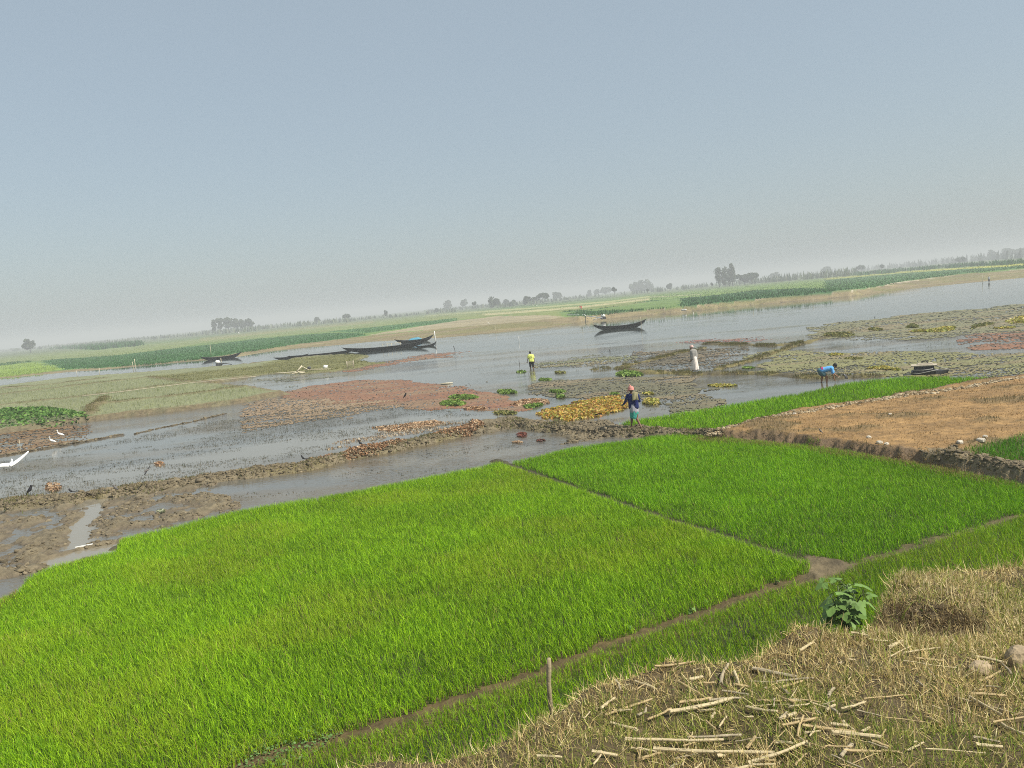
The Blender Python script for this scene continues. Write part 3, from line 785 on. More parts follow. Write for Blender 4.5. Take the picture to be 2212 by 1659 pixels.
# ---- leaf scatter
def leaves(name, x, y, z, size, col, mat, tilt=.5, aspect=.6, fold=.25, link_it=True, updir=None, **tags):
    """each leaf a folded four-face oval"""
    n = len(x)
    yaw = rng.uniform(0, 2 * np.pi, n); t = rng.normal(0, tilt, n)
    ax = np.stack([np.cos(yaw) * np.cos(t), np.sin(yaw) * np.cos(t), np.sin(t)], 1)
    sd2 = np.stack([-np.sin(yaw), np.cos(yaw), np.zeros(n)], 1)
    rl = rng.normal(0, tilt, n)
    nn = np.cross(ax, sd2)
    sd = sd2 * np.cos(rl)[:, None] + nn * np.sin(rl)[:, None]; nn = np.cross(ax, sd)
    P = np.stack([x, y, z], 1)
    s = size[:, None]
    a = P - ax * s * .5; b = P + ax * s * .5
    l1 = P - ax * s * .12 + sd * s * aspect * .5 + nn * s * fold * aspect * .5; l2 = P + ax * s * .22 + sd * s * aspect * .42 + nn * s * fold * aspect * .4
    r1 = P - ax * s * .12 - sd * s * aspect * .5 + nn * s * fold * aspect * .5; r2 = P + ax * s * .22 - sd * s * aspect * .42 + nn * s * fold * aspect * .4
    V = np.stack([a, l1, l2, b, r2, r1], 1).reshape(-1, 3)
    f = np.array([[0, 3, 2, 1], [0, 5, 4, 3]])
    faces = ((np.arange(n) * 6)[:, None, None] + f[None]).reshape(-1, 4)
    me = mesh_from(name, V, faces, mat, smooth=False, cols=np.repeat(col, 6, 0))
    if not link_it: return me
    return link(name, me, **tags)

def pixpoly_pts(pts, n, z=.03):
    """points inside an outline of the photograph, put on the ground"""
    poly = wpoly(pts, z)
    A = area(poly)
    x, y = sample_poly(poly, n)
    return x, y, poly

GOLD = ([(.50, .30, .05), (.42, .36, .07), (.36, .17, .06), (.25, .26, .05), (.55, .42, .14)], (4, 3, 2, 2, 2))
LIME = ([(.17, .27, .05), (.24, .33, .075), (.11, .19, .035)], (3, 2, 2))
BROWN = ([(.30, .16, .08), (.42, .27, .15), (.18, .10, .05), (.52, .38, .24)], (3, 3, 2, 2))
OLIVEL = ([(.20, .20, .06), (.13, .14, .04), (.35, .30, .10)], (3, 3, 1))
YEL = ([(.42, .34, .07), (.33, .33, .08), (.24, .27, .05), (.52, .45, .16)], (4, 3, 2, 1))
def hyacinth(pts, n, size, pal, label, hgt=.16, jit=.25, name="water_hyacinth", cat="water plant", cover=.45):
    poly = wpoly(pts, 0.03)
    x = []; y = []
    A = abs(area(poly)); n0 = int(n / .5)
    xx, yy = sample_poly(poly, n0)
    dd = sdpoly(xx, yy, poly); sc = max(.2, dd.max() * .6)
    q = fbm(xx * 1.6, yy * 2.6, int(abs(poly[0, 0] * 10)) + 3, 4) * 1.25 - .2 + .5 * sstep(0, sc, dd)
    k = q > cover * (1 if n > 100 else .5)
    xx, yy, dd = xx[k], yy[k], dd[k]
    m = len(xx)
    if m == 0: return
    gz = np.maximum(ground_hs(xx, yy), 0)
    z = gz + .02 + .6 * hgt * rng.uniform(0.05, 1, m) * sstep(0, sc, dd + .1)
    base = np.array([xx.mean(), yy.mean(), 0.0])
    c = mixcol(m, pal[0], pal[1], .2)
    me = leaves(name, xx - base[0], yy - base[1], z, size * rng.uniform(.6, 1.3, m), c, M_BLADE, tilt=.6, aspect=.62, link_it=False)
    link(name, me, label=label, cat=cat, loc=tuple(base), group="floating and stranded water hyacinth")

hyacinth(C6((640, 270), (720, 250), (700, 220), (950, 170), (1210, 100), (1480, 70), (1700, 62), (1745, 150), (1650, 215), (1500, 260), (1250, 315), (1000, 345), (800, 320)), 5200, .20, GOLD, "large golden raft of withering water hyacinth left of the walking man", .12, cover=.44)
hyacinth(C6((370, 165), (480, 112), (640, 98), (800, 105), (825, 140), (700, 165), (540, 172)), 1100, .15, BROWN[:1] + ((2, 4, 1, 3),), "rusty brown and gold hyacinth raft between the green clumps", .16, cover=.36)
hyacinth(C6((540, 175), (650, 160), (760, 150), (700, 192), (560, 202)), 420, .15, LIME, "fresh green fringe on the near side of the rusty hyacinth raft", .16, cover=.34)
hyacinth(ell(C6, 352, 22, 115, 18), 420, .2, LIME, "small lime green hyacinth clump farther left of two facing the walking man", .16, cover=.34)
hyacinth(ell(C6, 915, 18, 90, 14), 300, .18, LIME, "lime green hyacinth clump above the golden raft", .14, cover=.36)
hyacinth(ell(C6, 948, 72, 56, 14), 200, .17, LIME, "tiny lime green hyacinth clump just above the golden raft", .14, cover=.34)
hyacinth(ell(C6, 330, 250, 140, 22), 300, .14, OLIVEL, "straggling olive hyacinth at the edge of the muddy bund", .1)
hyacinth(ell(C6, 1950, 132, 100, 34), 420, .16, YEL, "yellow green hyacinth patch just right of the walking man", .16, cover=.4)
hyacinth(ell(C6, 1920, 40, 70, 12), 120, .15, YEL, "sparse yellow leaves on the water right of the man's turban", .1)
hyacinth(ell(C6, 1540, 40, 60, 10), 110, .15, LIME, "thin green leaf line left of the man's turban", .08)
hyacinth(ell(C3, 1765, 1073, 120, 22), 420, .26, LIME, "bright lime green hyacinth clump left of the man in white", .2, cover=.34)
hyacinth(ell(C3, 330, 1272, 130, 18), 420, .2, LIME, "upper green hyacinth clump floating on the red water fern", .16, cover=.34)
hyacinth(ell(C3, 240, 1327, 112, 24), 520, .2, LIME, "larger lower green hyacinth clump on the red water fern", .18, cover=.32)
hyacinth(ell(C3, 440, 1366, 110, 16), 220, .15, BROWN, "dark brown dead hyacinth on the edge of the red water fern", .08)
hyacinth(ell(C3, 830, 1052, 40, 8), 60, .2, LIME, "little green leaves left of the wading man in yellow", .1)
hyacinth(ell(C3, 1165, 1056, 50, 9), 70, .2, OLIVEL, "small olive leaf patch right of the wading man in yellow", .1)
hyacinth(ell(C3, 1040, 1120, 60, 10), 90, .2, LIME, "small green leaf patch below the reflection of the wading man", .1)
hyacinth(C5((930, 1040), (1000, 1025), (1180, 1020), (1300, 990), (1440, 985), (1430, 1020), (1330, 1042), (1100, 1048)), 700, .26, YEL, "golden hyacinth streak left of the reddish pond at right", .2, cover=.36)
hyacinth(C5((1990, 925), (2080, 890), (2201, 865), (2400, 850), (2400, 950), (2201, 952), (2030, 955)), 900, .26, YEL, "golden hyacinth mat at the right edge above the red pond", .22, cover=.36)
hyacinth(C5((1600, 985), (1700, 958), (1850, 945), (1930, 950), (1800, 972), (1690, 990), (1640, 1020)), 380, .26, OLIVEL, "olive weed tongue on the low bund of the red pond at right", .2)
hyacinth(C5((1800, 1005), (1950, 995), (2130, 988), (2120, 1000), (1900, 1012)), 200, .22, YEL, "thin pale leaf line inside the red pond bund", .1)
hyacinth(C5((900, 1000), (930, 975), (980, 965), (1030, 985), (1035, 1000)), 240, .3, OLIVEL[:1] + ((1, 4, 0),), "dark brown weed hummock in the green wetland", .3, cover=.25)
hyacinth(C5((460, 1445), (560, 1432), (650, 1415), (730, 1440), (840, 1450), (820, 1470), (600, 1462)), 420, .17, YEL, "yellowish hyacinth strip right of the bending digger", .12, cover=.42)
hyacinth(ell(C5, 560, 1015, 85, 16), 200, .25, OLIVEL, "olive hyacinth streak in the green wetland above the digger", .12)
hyacinth(ell(C5, 150, 1075, 180, 26), 420, .25, OLIVEL, "olive and yellow hyacinth streak above and left of the digger", .14)
hyacinth(ell(C5, 320, 1335, 100, 14), 120, .16, OLIVEL, "faint olive leaf line on the green scum right of the digger", .06)
hyacinth(ell(C5, 130, 1292, 90, 12), 130, .18, YEL, "yellow leaf line on the water above the digger", .08)
hyacinth(ell(C4, 790, 1636, 180, 14), 260, .17, YEL, "thin yellow green leaf line below the man in white", .08, cover=.4)
hyacinth(ell(C4, 1090, 1440, 70, 10), 90, .18, LIME, "tiny green leaf line on the scum right of the man in white", .06)
hyacinth(C7((480, 660), (500, 600), (750, 560), (960, 480), (1150, 440), (1180, 500), (1050, 545), (800, 618), (520, 665)), 1700, .11, BROWN, "heap of rust brown dead hyacinth along the middle of the mud bund", .14, cover=.34)
hyacinth(C7((1400, 420), (1620, 380), (1720, 320), (1980, 262), (2090, 275), (2020, 345), (1880, 395), (1600, 425)), 1500, .11, BROWN, "orange brown dead hyacinth heap at the right end of the mud bund", .16, cover=.34)
hyacinth(C7((790, 300), (1180, 258), (1500, 215), (1600, 250), (1400, 305), (1050, 345), (830, 335)), 900, .12, BROWN[:1] + ((1, 3, 1, 4),), "flat tan raft of dead hyacinth in the pond behind the mud bund", .06, cover=.42)
hyacinth(C7((0, 660), (200, 640), (400, 600), (380, 660), (100, 720), (0, 740)), 500, .1, BROWN[:1] + ((1, 2, 2, 2),), "scattered brown dead leaves on the left part of the mud bund", .08, cover=.55)
hyacinth(ell(C10, 880, 1025, 140, 75), 240, .11, BROWN[:1] + ((1, 4, 2, 3),), "small tan leaf heap in the muddy pond left of the flying dark bird", .06, cover=.42)
hyacinth(ell(C8, 440, 488, 70, 26), 90, .11, BROWN, "tiny rust leaf clump beside the flying dark bird", .06)
hyacinth(ell(C6, 520, 495, 60, 26), 140, .1, [(.25, .08, .05), (.16, .07, .05)] and ([(.25, .08, .05), (.16, .07, .05)], (1, 1)), "dark red weed clump in the pond before the mud bund", .08)
hyacinth(ell(C6, 730, 555, 45, 12), 60, .1, ([(.2, .08, .05), (.1, .06, .05)], (1, 1)), "thin dark red weed line in the pond before the mud bund", .05)
hyacinth(ell(C6, 470, 575, 60, 10), 60, .1, BROWN[:1] + ((0, 1, 0, 3),), "pale tan leaf line in the pond before the mud bund", .05)
hyacinth(ell(C9, 2040, 310, 90, 32), 130, .1, ([(.42, .43, .30), (.3, .32, .18)], (1, 1)), "small pale whitish leaf cluster on the mud above the big paddy", .06)

# ---- leafy vegetable bed on the terrace
x, y = sample_poly(LEAFY, 9000); n = len(x)
dd = sdpoly(x, y, LEAFY); z = ground_hs(x, y) + .5 * sstep(-.1, 1.6, dd) * (.6 + .5 * fbm(x * .8, y * .8, 5, 3)) * rng.uniform(.75, 1.05, n)
leaves("leafy_crop", x, y, z, rng.uniform(.14, .30, n), mixcol(n, [(.085, .185, .03), (.06, .135, .025), (.14, .26, .05), (.2, .3, .08)], (4, 3, 2, 1), .2), M_BLADE, tilt=.5, kind="stuff",
       label="dark leafy vegetable bed on the terrace above the muddy pond", cat="crop")

# ---- young seedlings on the terraces
TS = wpoly(C1((-60, 1000), (0, 960), (760, 905), (1100, 868), (1500, 830), (2212, 735)) + C2((420, 1060), (600, 1000), (300, 965), (100, 945)) + C1((2212, 560), (1650, 615), (1300, 570), (600, 610), (0, 660), (-60, 680)), .3)
x, y = sample_poly(TS, 30000)
k = (sdpoly(x, y, LEAFY) < 0) & in_view(x, y, .3, 10, 10)
for tl in TB: k &= dline_box(x, y, tl) > .4
k &= rng.uniform(0, 1, len(x)) < .35 + .8 * fbm(x * .4, y * .4, 6, 3)
x, y = x[k], y[k]
x = np.round(x / .22) * .22 + rng.normal(0, .03, len(x)); n = len(x)
blades("rice_seedlings", x, y, ground_hs(x, y), rng.uniform(.15, .30, n), np.full(n, .022), rng.uniform(.2, 1.0, n), mixcol(n, [(.22, .25, .10), (.17, .21, .07), (.30, .30, .14)], (3, 2, 2)), M_BLADE, 2,
       kind="stuff", label="thin pale transplanted rice on the terraces before the river", cat="rice")
x, y = sample_poly(OLIVE, 26000); q = fbm(x * .4, y * 1.2, 7, 4); k = rng.uniform(0, 1, len(x)) < sstep(.3, .6, q); x, y, q = x[k], y[k], q[k]; n = len(x)
blades("marsh_grass", x, y, ground_hs(x, y), rng.uniform(.06, .2, n), np.full(n, .04), rng.uniform(.3, 1.6, n), mixcol(n, [(.15, .15, .04), (.20, .19, .06), (.10, .115, .03)], (3, 2, 2)) , M_BLADE, 2,
       kind="stuff", label="olive marsh grass on the near river bank by the boats", cat="grass")

# ---- grass on the bunds and terrace edges
bl = [(BUND, 9000, .5, .12), (BUND2, 4000, .4, .10)] + [(w_, 7000, .5, .16) for w_ in WB] + [(t_, 2200, .35, .12) for t_ in TB]
xs, ys, hs = [], [], []
for line, nn_, sp, hh in bl:
    line = np.asarray(line); d = np.hypot(*(line[1:] - line[:-1]).T); seg = rng.choice(len(d), nn_, p=d / d.sum()); t = rng.uniform(0, 1, nn_)
    xs.append(line[seg, 0] * (1 - t) + line[seg + 1, 0] * t + rng.normal(0, sp, nn_)); ys.append(line[seg, 1] * (1 - t) + line[seg + 1, 1] * t + rng.normal(0, sp, nn_)); hs.append(np.full(nn_, hh))
x = np.concatenate(xs); y = np.concatenate(ys); hh = np.concatenate(hs)
z = ground_hs(x, y); k = (z > -.06) & (fbm(x * .9, y * .9, 13, 3) > .46) & (sdpoly(x, y, PAD1) < 0) & (sdpoly(x, y, PAD2) < 0); x, y, z, hh = x[k], y[k], z[k], hh[k]; n = len(x)
blades("bund_grass", x, y, z - .01, hh * rng.uniform(.4, 1.5, n), np.full(n, .022), rng.uniform(.3, 2, n), mixcol(n, [(.16, .135, .05), (.11, .11, .035), (.23, .18, .085), (.13, .16, .04)], (3, 3, 2, 2)), M_DRY, 2,
       kind="stuff", label="short brown and olive grass on the mud bunds between the ponds", cat="grass")

# ---- floating films: red water fern and green scum, sheets with ragged edges just above the water
FILM_N = [0]
def film(name, outline, z, col, dens, label, seed, stretch=(.35, 1.6), soft=1.2, var=.3, holes=.42, rows=1.006):
    FILM_N[0] += 1; z = .005 + .0014 * FILM_N[0]      # overlapping mats lie one above the other
    poly = wpoly(outline, 0)
    mn, mx = poly.min(0) - 1, poly.max(0) + 1
    cx_ = np.array([mn[0], mx[0], mn[0], mx[0]]); cy_ = np.array([mn[1], mn[1], mx[1], mx[1]])
    a = np.arctan2(poly[:, 0], poly[:, 1]); r = np.hypot(poly[:, 0], poly[:, 1])
    a0, a1 = max(a.min(), math.radians(-42)), min(a.max(), math.radians(42)); r0, r1 = r.min(), min(r.max(), 220)
    rr_ = rings([(max(r0 - .5, 8), r1 + .5, rows)]); aa_ = np.linspace(a0, a1, max(8, int((a1 - a0) * 700)))
    x, y, f = fan(rr_, aa_)
    x = x + rng.normal(0, .0006, x.size) * np.hypot(x, y); y = y + rng.normal(0, .0015, y.size) * np.hypot(x, y)
    fx, fy = x[f].mean(1), y[f].mean(1)
    s = sdpoly(fx + (fbm(fx * .25, fy * .25, seed, 4) - .5) * 4 * soft, fy + (fbm(fx * .25 + 9, fy * .25, seed + 1, 4) - .5) * 5 * soft, poly)
    q = fbm(fx * stretch[0], fy * stretch[1], seed + 2, 5, .6)
    q2 = vnoise(fx * stretch[0] * 7, fy * stretch[1] * 5, seed + 7)
    q3 = rng.uniform(0, 1, len(fx))
    keep = (s > 0) & (q * .62 + q2 * .2 + q3 * .18 + .46 * sstep(0, 7 * soft, s) - .32 > 1 - dens)
    hol = fbm(fx * stretch[0] * 5, fy * stretch[1] * 4, seed + 21, 4)
    keep &= rng.uniform(0, 1, len(fx)) > (.03 + holes * sstep(.45, .68, hol))
    f = f[keep]
    if len(f) == 0: return
    used, inv = np.unique(f, return_inverse=True); f = inv.reshape(f.shape)
    x, y = x[used], y[used]
    tn = (.55 * sstep(.5, .7, fbm(x * .18, y * .6, seed + 11, 4)))[:, None]
    c = (np.array([col]) * (1 - tn) + np.array([[.21, .15, .08]]) * tn) * (1 - var / 2 + var * fbm(x * .4, y * 1.2, seed + 3, 4) + (vnoise(x * 5, y * 5, seed + 4) - .5) * var)[:, None]
    v = np.concatenate([np.stack([x, y, np.full_like(x, z)], 1)])
    o = link(name, mesh_from(name, v, f, M_FILM, cols=c), kind="stuff", label=label, cat="floating weed")
    sm = o.modifiers.new("thickness", 'SOLIDIFY'); sm.thickness = .0008; sm.offset = -1
M_FILM = plain("floating_scum", (1, 1, 1), rough=.55, var=.25, scale=2.5, bump=.02, spec=.4, attr=True, bscale=9)
RED = (.205, .097, .046)
film("red_water_fern", W((600, 848), (660, 834), (760, 822), (870, 818), (960, 832), (1050, 848), (1120, 868), (1150, 884), (1080, 892), (1000, 884), (940, 884), (900, 886), (800, 880), (700, 872), (620, 862)), .012, RED, .95, "large red brown water fern mat in the middle of the flooded field", 301, stretch=(.12, .5), soft=.7, holes=.07)
film("red_water_fern", C2((1100, 835), (1340, 800), (1750, 720), (1950, 680), (2212, 665)) + C3((200, 878), (420, 878), (300, 905), (450, 912), (200, 940), (0, 950)) + C2((2000, 728), (1700, 772), (1340, 832)), .012, RED, .74, "red brown water fern band along the grassy shore by the boats", 311, stretch=(.12, .5), soft=.7, holes=.07)
film("red_water_fern", C4((0, 1165), (500, 1120), (1000, 1088), (1700, 1095), (1100, 1190), (640, 1205), (300, 1230), (0, 1240)), .012, (.23, .10, .075), .52, "thin pinkish water fern film between the man in white and the river", 321, stretch=(.12, .6), soft=.9)
film("red_water_fern", C5((1450, 1110), (1700, 1060), (2201, 1045), (2600, 1040), (2600, 1250), (2201, 1245), (1950, 1245), (1600, 1190)), .012, RED, .86, "dark red water fern pond at the right edge", 331, stretch=(.12, .5))
film("red_water_fern", C3((300, 1330), (650, 1290), (900, 1350), (1000, 1400), (800, 1420), (500, 1450), (100, 1440), (0, 1380), (0, 1340)), .012, (.2, .085, .055), .6, "muddy red water fern around the green hyacinth clumps", 341, stretch=(.15, .6))
film("brown_scum", C2((380, 1110), (820, 1030), (1500, 1100), (1900, 1160), (1500, 1200), (1100, 1260), (600, 1330), (350, 1300)), .012, (.24, .165, .09), .86, "tan scum streaks on the pond left of the red water fern", 351, stretch=(.1, .9))
film("brown_scum", C1((-100, 1080), (0, 1040), (400, 1000), (790, 960), (770, 1030), (700, 1100), (420, 1150), (0, 1240), (-100, 1260)), .012, (.17, .10, .04), .8, "orange brown scum and painted bank reflection behind the two standing white egrets", 361, stretch=(.1, .5), soft=.6)  # algae colour that also paints in the bank mirrored in murky water
film("green_scum", C5((-200, 1010), (0, 960), (600, 890), (1200, 830), (2201, 735), (2700, 680), (2700, 1030), (1600, 1080), (900, 1130), (300, 1130), (-200, 1130)), .012, (.165, .155, .075), .88, "dull green scum along the far edge of the wetland at right", 371, stretch=(.06, .4))
film("green_scum", C5((-700, 1250), (0, 1270), (700, 1260), (1300, 1260), (2201, 1260), (2700, 1240), (2700, 1480), (2201, 1530), (1500, 1530), (500, 1500), (0, 1480), (-500, 1500), (-900, 1480)), .012, (.175, .165, .06), .92, "yellow green scum on the shallow water right of the digger", 381, stretch=(.08, .45))
film("green_scum", C3((900, 990), (1200, 930), (1500, 900), (1950, 920), (1700, 980), (1450, 1020), (1000, 1030)), .012, (.15, .15, .07), .8, "faint green scum right of the wading man in yellow", 391, stretch=(.08, .5))
film("green_scum", C3((900, 1130), (1600, 1100), (2212, 1100), (2500, 1200), (2600, 1330), (2212, 1400), (1900, 1290), (1500, 1250), (1200, 1300), (800, 1200)), .012, (.12, .108, .055), .93, "dark olive weed film around the walking man", 401, stretch=(.12, .8))
film("green_scum", C8((560, 1080), (800, 960), (1100, 930), (1150, 960), (900, 1090), (700, 1110)), .012, (.10, .14, .04), .56, "green algae patch on the mud beside the big paddy", 411, stretch=(.4, 1.2), soft=.3)
film("green_scum", C8((1720, 900), (1900, 780), (2120, 770), (2180, 820), (1950, 890)), .012, (.10, .13, .04), .56, "green algae patch in the pond before the mud bund", 421, stretch=(.4, 1.2), soft=.3)

film("brown_scum", C4((-200, 1270), (600, 1230), (1100, 1215), (1000, 1330), (760, 1440), (0, 1480), (-200, 1480)), .012, (.10, .08, .042), .8, "brown weed film on the water behind the man in white", 431, stretch=(.12, .9))
film("brown_scum", C3((200, 1120), (900, 1140), (800, 1280), (400, 1280), (100, 1200)), .012, (.13, .10, .055), .6, "thin brown film below the wading man in yellow", 435, stretch=(.1, .8))
film("green_scum", C2((150, 960), (560, 880), (1000, 860), (1300, 870), (900, 940), (820, 990), (300, 950)), .012, (.12, .13, .07), .62, "grey green film between the terraces and the red fern", 437, stretch=(.1, .8))
# ---- dark weed specks and twigs standing in the shallow ponds
def specks(outline, n, thr, seed):
    poly = wpoly(outline, 0)
    x, y = sample_poly(poly, n)
    q = fbm(x * .35, y * 1.0, seed, 4)
    k = (q > thr) & in_view(x, y, 0, 5, 5)
    return x[k], y[k]
sx, sy = [], []
for outl, n_, th in ((W((0, 1000), (260, 950), (480, 900), (700, 870), (900, 880), (1080, 900), (900, 940), (700, 975), (480, 1020), (250, 1050), (0, 1085)), 16000, .46),
                     (W((480, 1068), (700, 1020), (900, 970), (1100, 930), (1210, 945), (1060, 1000), (560, 1100)), 1500, .56),
                     (C3((900, 1150), (2212, 1080), (2212, 1400), (1100, 1330)), 3000, .52), (C4((0, 1250), (1100, 1200), (900, 1450), (0, 1480)), 2600, .5),
                     (C5((0, 1120), (2201, 1100), (2201, 1500), (0, 1480)), 3500, .55), (C3((0, 950), (1300, 800), (2212, 800), (1300, 1050), (0, 1100)), 1800, .6)):
    a_, b_ = specks(outl, n_, th, 441 + n_ % 97); sx.append(a_); sy.append(b_)
x = np.concatenate(sx); y = np.concatenate(sy); k = ground_hs(x, y) < 0; x, y = x[k], y[k]
m = 4; n = len(x) * m
xx = np.repeat(x, m) + rng.normal(0, .09, n); yy = np.repeat(y, m) + rng.normal(0, .03, n)
leaves("pond_weed", xx, yy, rng.uniform(.005, .022, n), rng.uniform(.015, .06, n), mixcol(n, [(.045, .042, .025), (.07, .065, .04), (.06, .07, .03), (.22, .18, .12)], (4, 3, 2, 1)), M_DRY, tilt=.25,
       kind="stuff", label="dark weed specks dotted over the shallow ponds", cat="floating weed")
k = rng.uniform(0, 1, len(x)) < .10
x, y = np.repeat(x[k], 3), np.repeat(y[k], 3); n = len(x); x = x + rng.normal(0, .08, n); y = y + rng.normal(0, .08, n)
blades("pond_grass", x, y, np.full(n, -.02), rng.uniform(.06, .22, n), np.full(n, .012), rng.uniform(0, 1, n), mixcol(n, [(.06, .07, .03), (.10, .09, .04)], (1, 1)), M_DRY, 2,
       kind="stuff", label="thin dark grass stems poking out of the ponds", cat="grass")
# pale chips of dead leaf at the water's edge
x, y = sample_poly(wpoly(C7((300, 480), (700, 400), (1500, 250), (2100, 200), (2200, 260), (1900, 300), (1400, 350), (900, 470), (300, 560)), 0), 5000); k = fbm(x * .8, y * 1.5, 9, 3) > .47; x, y = x[k], y[k]; n = len(x)
leaves("dead_leaves", x, y, np.maximum(ground_hs(x, y), 0) + .02, rng.uniform(.04, .12, n), mixcol(n, [(.40, .30, .19), (.52, .44, .31), (.22, .15, .09)], (3, 2, 3)), M_DRY, tilt=.4, kind="stuff", label="pale dead leaf scraps along the mud bund", cat="leaf litter")
# ------------------------------------------------------------------ crops and trees beyond the river
def crop_field(name, outline, per_px, h, col, label, wpx=.65, z0=FZ, bend=.5, cat="crop", jit=1.0):
    p = np.array(outline, float)
    mn, mx = p.min(0), p.max(0)
    mn = np.maximum(mn, (-40, 0)); mx = np.minimum(mx, (1064, 768))
    A = (mx[0] - mn[0]) * (mx[1] - mn[1])
    n = int(A * per_px * (1.8 if cat in ('crop', 'meadow') else 1.0)); h = h * (.7 if cat in ('crop', 'meadow') else 1.0)
    u = rng.uniform(mn[0], mx[0], n); v = rng.uniform(mn[1], mx[1], n)
    uu = u; vv = v + (vnoise(u * .15, v * .6, 3) - .5) * jit
    k = inpoly(uu, vv, p); u, v = u[k], v[k]
    z0 = zfun(u); x, y = unp(u, v, z0); x = x + rng.normal(0, .3, len(x)); y = y + rng.normal(0, .6, len(y)); n = len(x)
    if n == 0: return
    d = np.hypot(x, y)
    cm = np.mean(np.array(col), 0); kk = .4 if cat in ('crop', 'meadow') else 1.0
    c = (mixcol(n, col, [1] * len(col), .2 * kk) * kk + cm[None] * (1 - kk)) * (.8 + .4 * fbm(x * .08, y * .08, 5, 3))[:, None]
    return blades(name, x, y, z0 - .05, h * rng.uniform(.55, 1.2, n), d / F * wpx * rng.uniform(.6, 1.4, n), np.abs(rng.normal(bend, .4, n)), np.clip(c, .003, .9), M_CROWN, 2,
                  kind="stuff", label=label, cat=cat)

DG = [(.038, .125, .026), (.028, .10, .022), (.055, .15, .034)]
MG = [(.10, .19, .05), (.075, .16, .04), (.13, .22, .06)]
LG = [(.165, .245, .055), (.135, .215, .045), (.21, .265, .075)]
YG = [(.24, .33, .06), (.20, .29, .05), (.30, .36, .08)]
crop_field("crop_field", C1((360, 415), (1000, 370), (1500, 312), (2212, 232)) + C2((380, 562), (850, 522), (1100, 502), (1380, 502), (1435, 522), (1150, 560), (800, 600), (450, 658)) + C1((1700, 408), (1300, 448), (1000, 470), (560, 494), (500, 470)), 2.4, .45, DG + [(.04, .15, .035)],
           "long dark green crop field on the far bank behind the moored boats")
crop_field("crop_field", C1((-60, 468), (0, 460), (300, 432), (540, 490), (300, 530), (0, 558), (-60, 565)), 2.4, .4, YG, "bright yellow green crop patch at the far left of the far bank")
crop_field("crop_field", C1((-60, 440), (0, 436), (250, 415), (300, 425), (0, 462), (-60, 468)), 2.0, .6, DG, "thin dark hedge line above the yellow green patch at far left")
crop_field("crop_field", C2((1100, 490), (1500, 452), (2212, 372), (2212, 398), (1820, 454), (1440, 502)) + C2((1400, 500)), 2.4, .5, [(.06, .16, .045), (.08, .18, .05)], "mid green crop wedge behind the bare tan field")
crop_field("crop_field", C3((1160, 538), (1230, 528), (1500, 512), (1800, 462), (2212, 414), (2212, 488), (1700, 540), (1500, 568), (1260, 568), (1235, 552)) + C4((0, 700), (600, 652), (1200, 582), (1700, 562), (2212, 575), (2100, 585), (1700, 636), (1100, 686), (600, 736), (0, 795)), 2.3, .7,
           DG, "dark green leafy crop along the far bank behind the single black boat")
crop_field("crop_field", C4((0, 640), (800, 552), (1500, 492), (2212, 442), (2212, 555), (1700, 558), (1200, 578), (600, 642), (0, 690)), 1.8, .4, MG, "lighter green crop below the tall trees on the far bank")
crop_field("crop_field", C5((0, 472), (900, 395), (1500, 352), (2201, 312), (2300, 310), (2300, 330), (2201, 336), (1500, 402), (1100, 455), (880, 480), (450, 560), (0, 600)), 2.2, .5, [(.06, .155, .045), (.085, .185, .05), (.05, .13, .04)], "green crop strip on the far bank at right")
crop_field("crop_field", C5((0, 452), (300, 430), (800, 388), (1500, 340), (2201, 290), (2300, 285), (2300, 305), (2201, 312), (1500, 350), (800, 395), (0, 470)), 1.6, .5, [(.36, .38, .05), (.28, .32, .05)], "yellow flowering mustard strip in front of the maize at right", cat="mustard")
crop_field("crop_field", C3((610, 500), (1000, 468), (1600, 398), (1600, 408), (1000, 478), (650, 505)), 2.4, .8, DG, "thin dark crop line in front of the round trees", z0=FZ)
crop_field("crop_field", C1((0, 352), (400, 326), (800, 334), (1250, 286), (2212, 176), (2212, 226), (1500, 308), (1000, 366), (360, 411), (0, 436)), 1.3, .25, LG, "pale olive meadow behind the dark green crop field at left", cat="meadow")
crop_field("crop_field", C2((0, 545), (900, 446), (2212, 318), (2212, 368), (1100, 488), (0, 588)), 1.3, .25, LG, "pale olive meadow behind the boats on the far bank", cat="meadow")
crop_field("crop_field", C3((0, 545), (700, 524), (1500, 472), (2212, 374), (2212, 384), (1500, 480), (700, 545), (0, 570)), 1.4, .3, MG, "green strip between pale stubble lines on the far bank")
crop_field("maize_field", C1((415, 318), (640, 312), (830, 325), (1235, 285), (1225, 262), (1100, 262), (640, 292)), 4.0, 2.6, DG, "block of tall dark maize standing alone on the far bank at left", wpx=1.3, bend=.25, cat="maize")
crop_field("maize_field", C5((275, 422), (400, 420), (1000, 366), (1500, 330), (2201, 290), (2300, 285), (2300, 275), (2201, 280), (1500, 312), (700, 372), (300, 412)), 4.0, 2.4, DG, "long row of tall dark maize on the far bank at right", wpx=1.3, bend=.25, cat="maize")

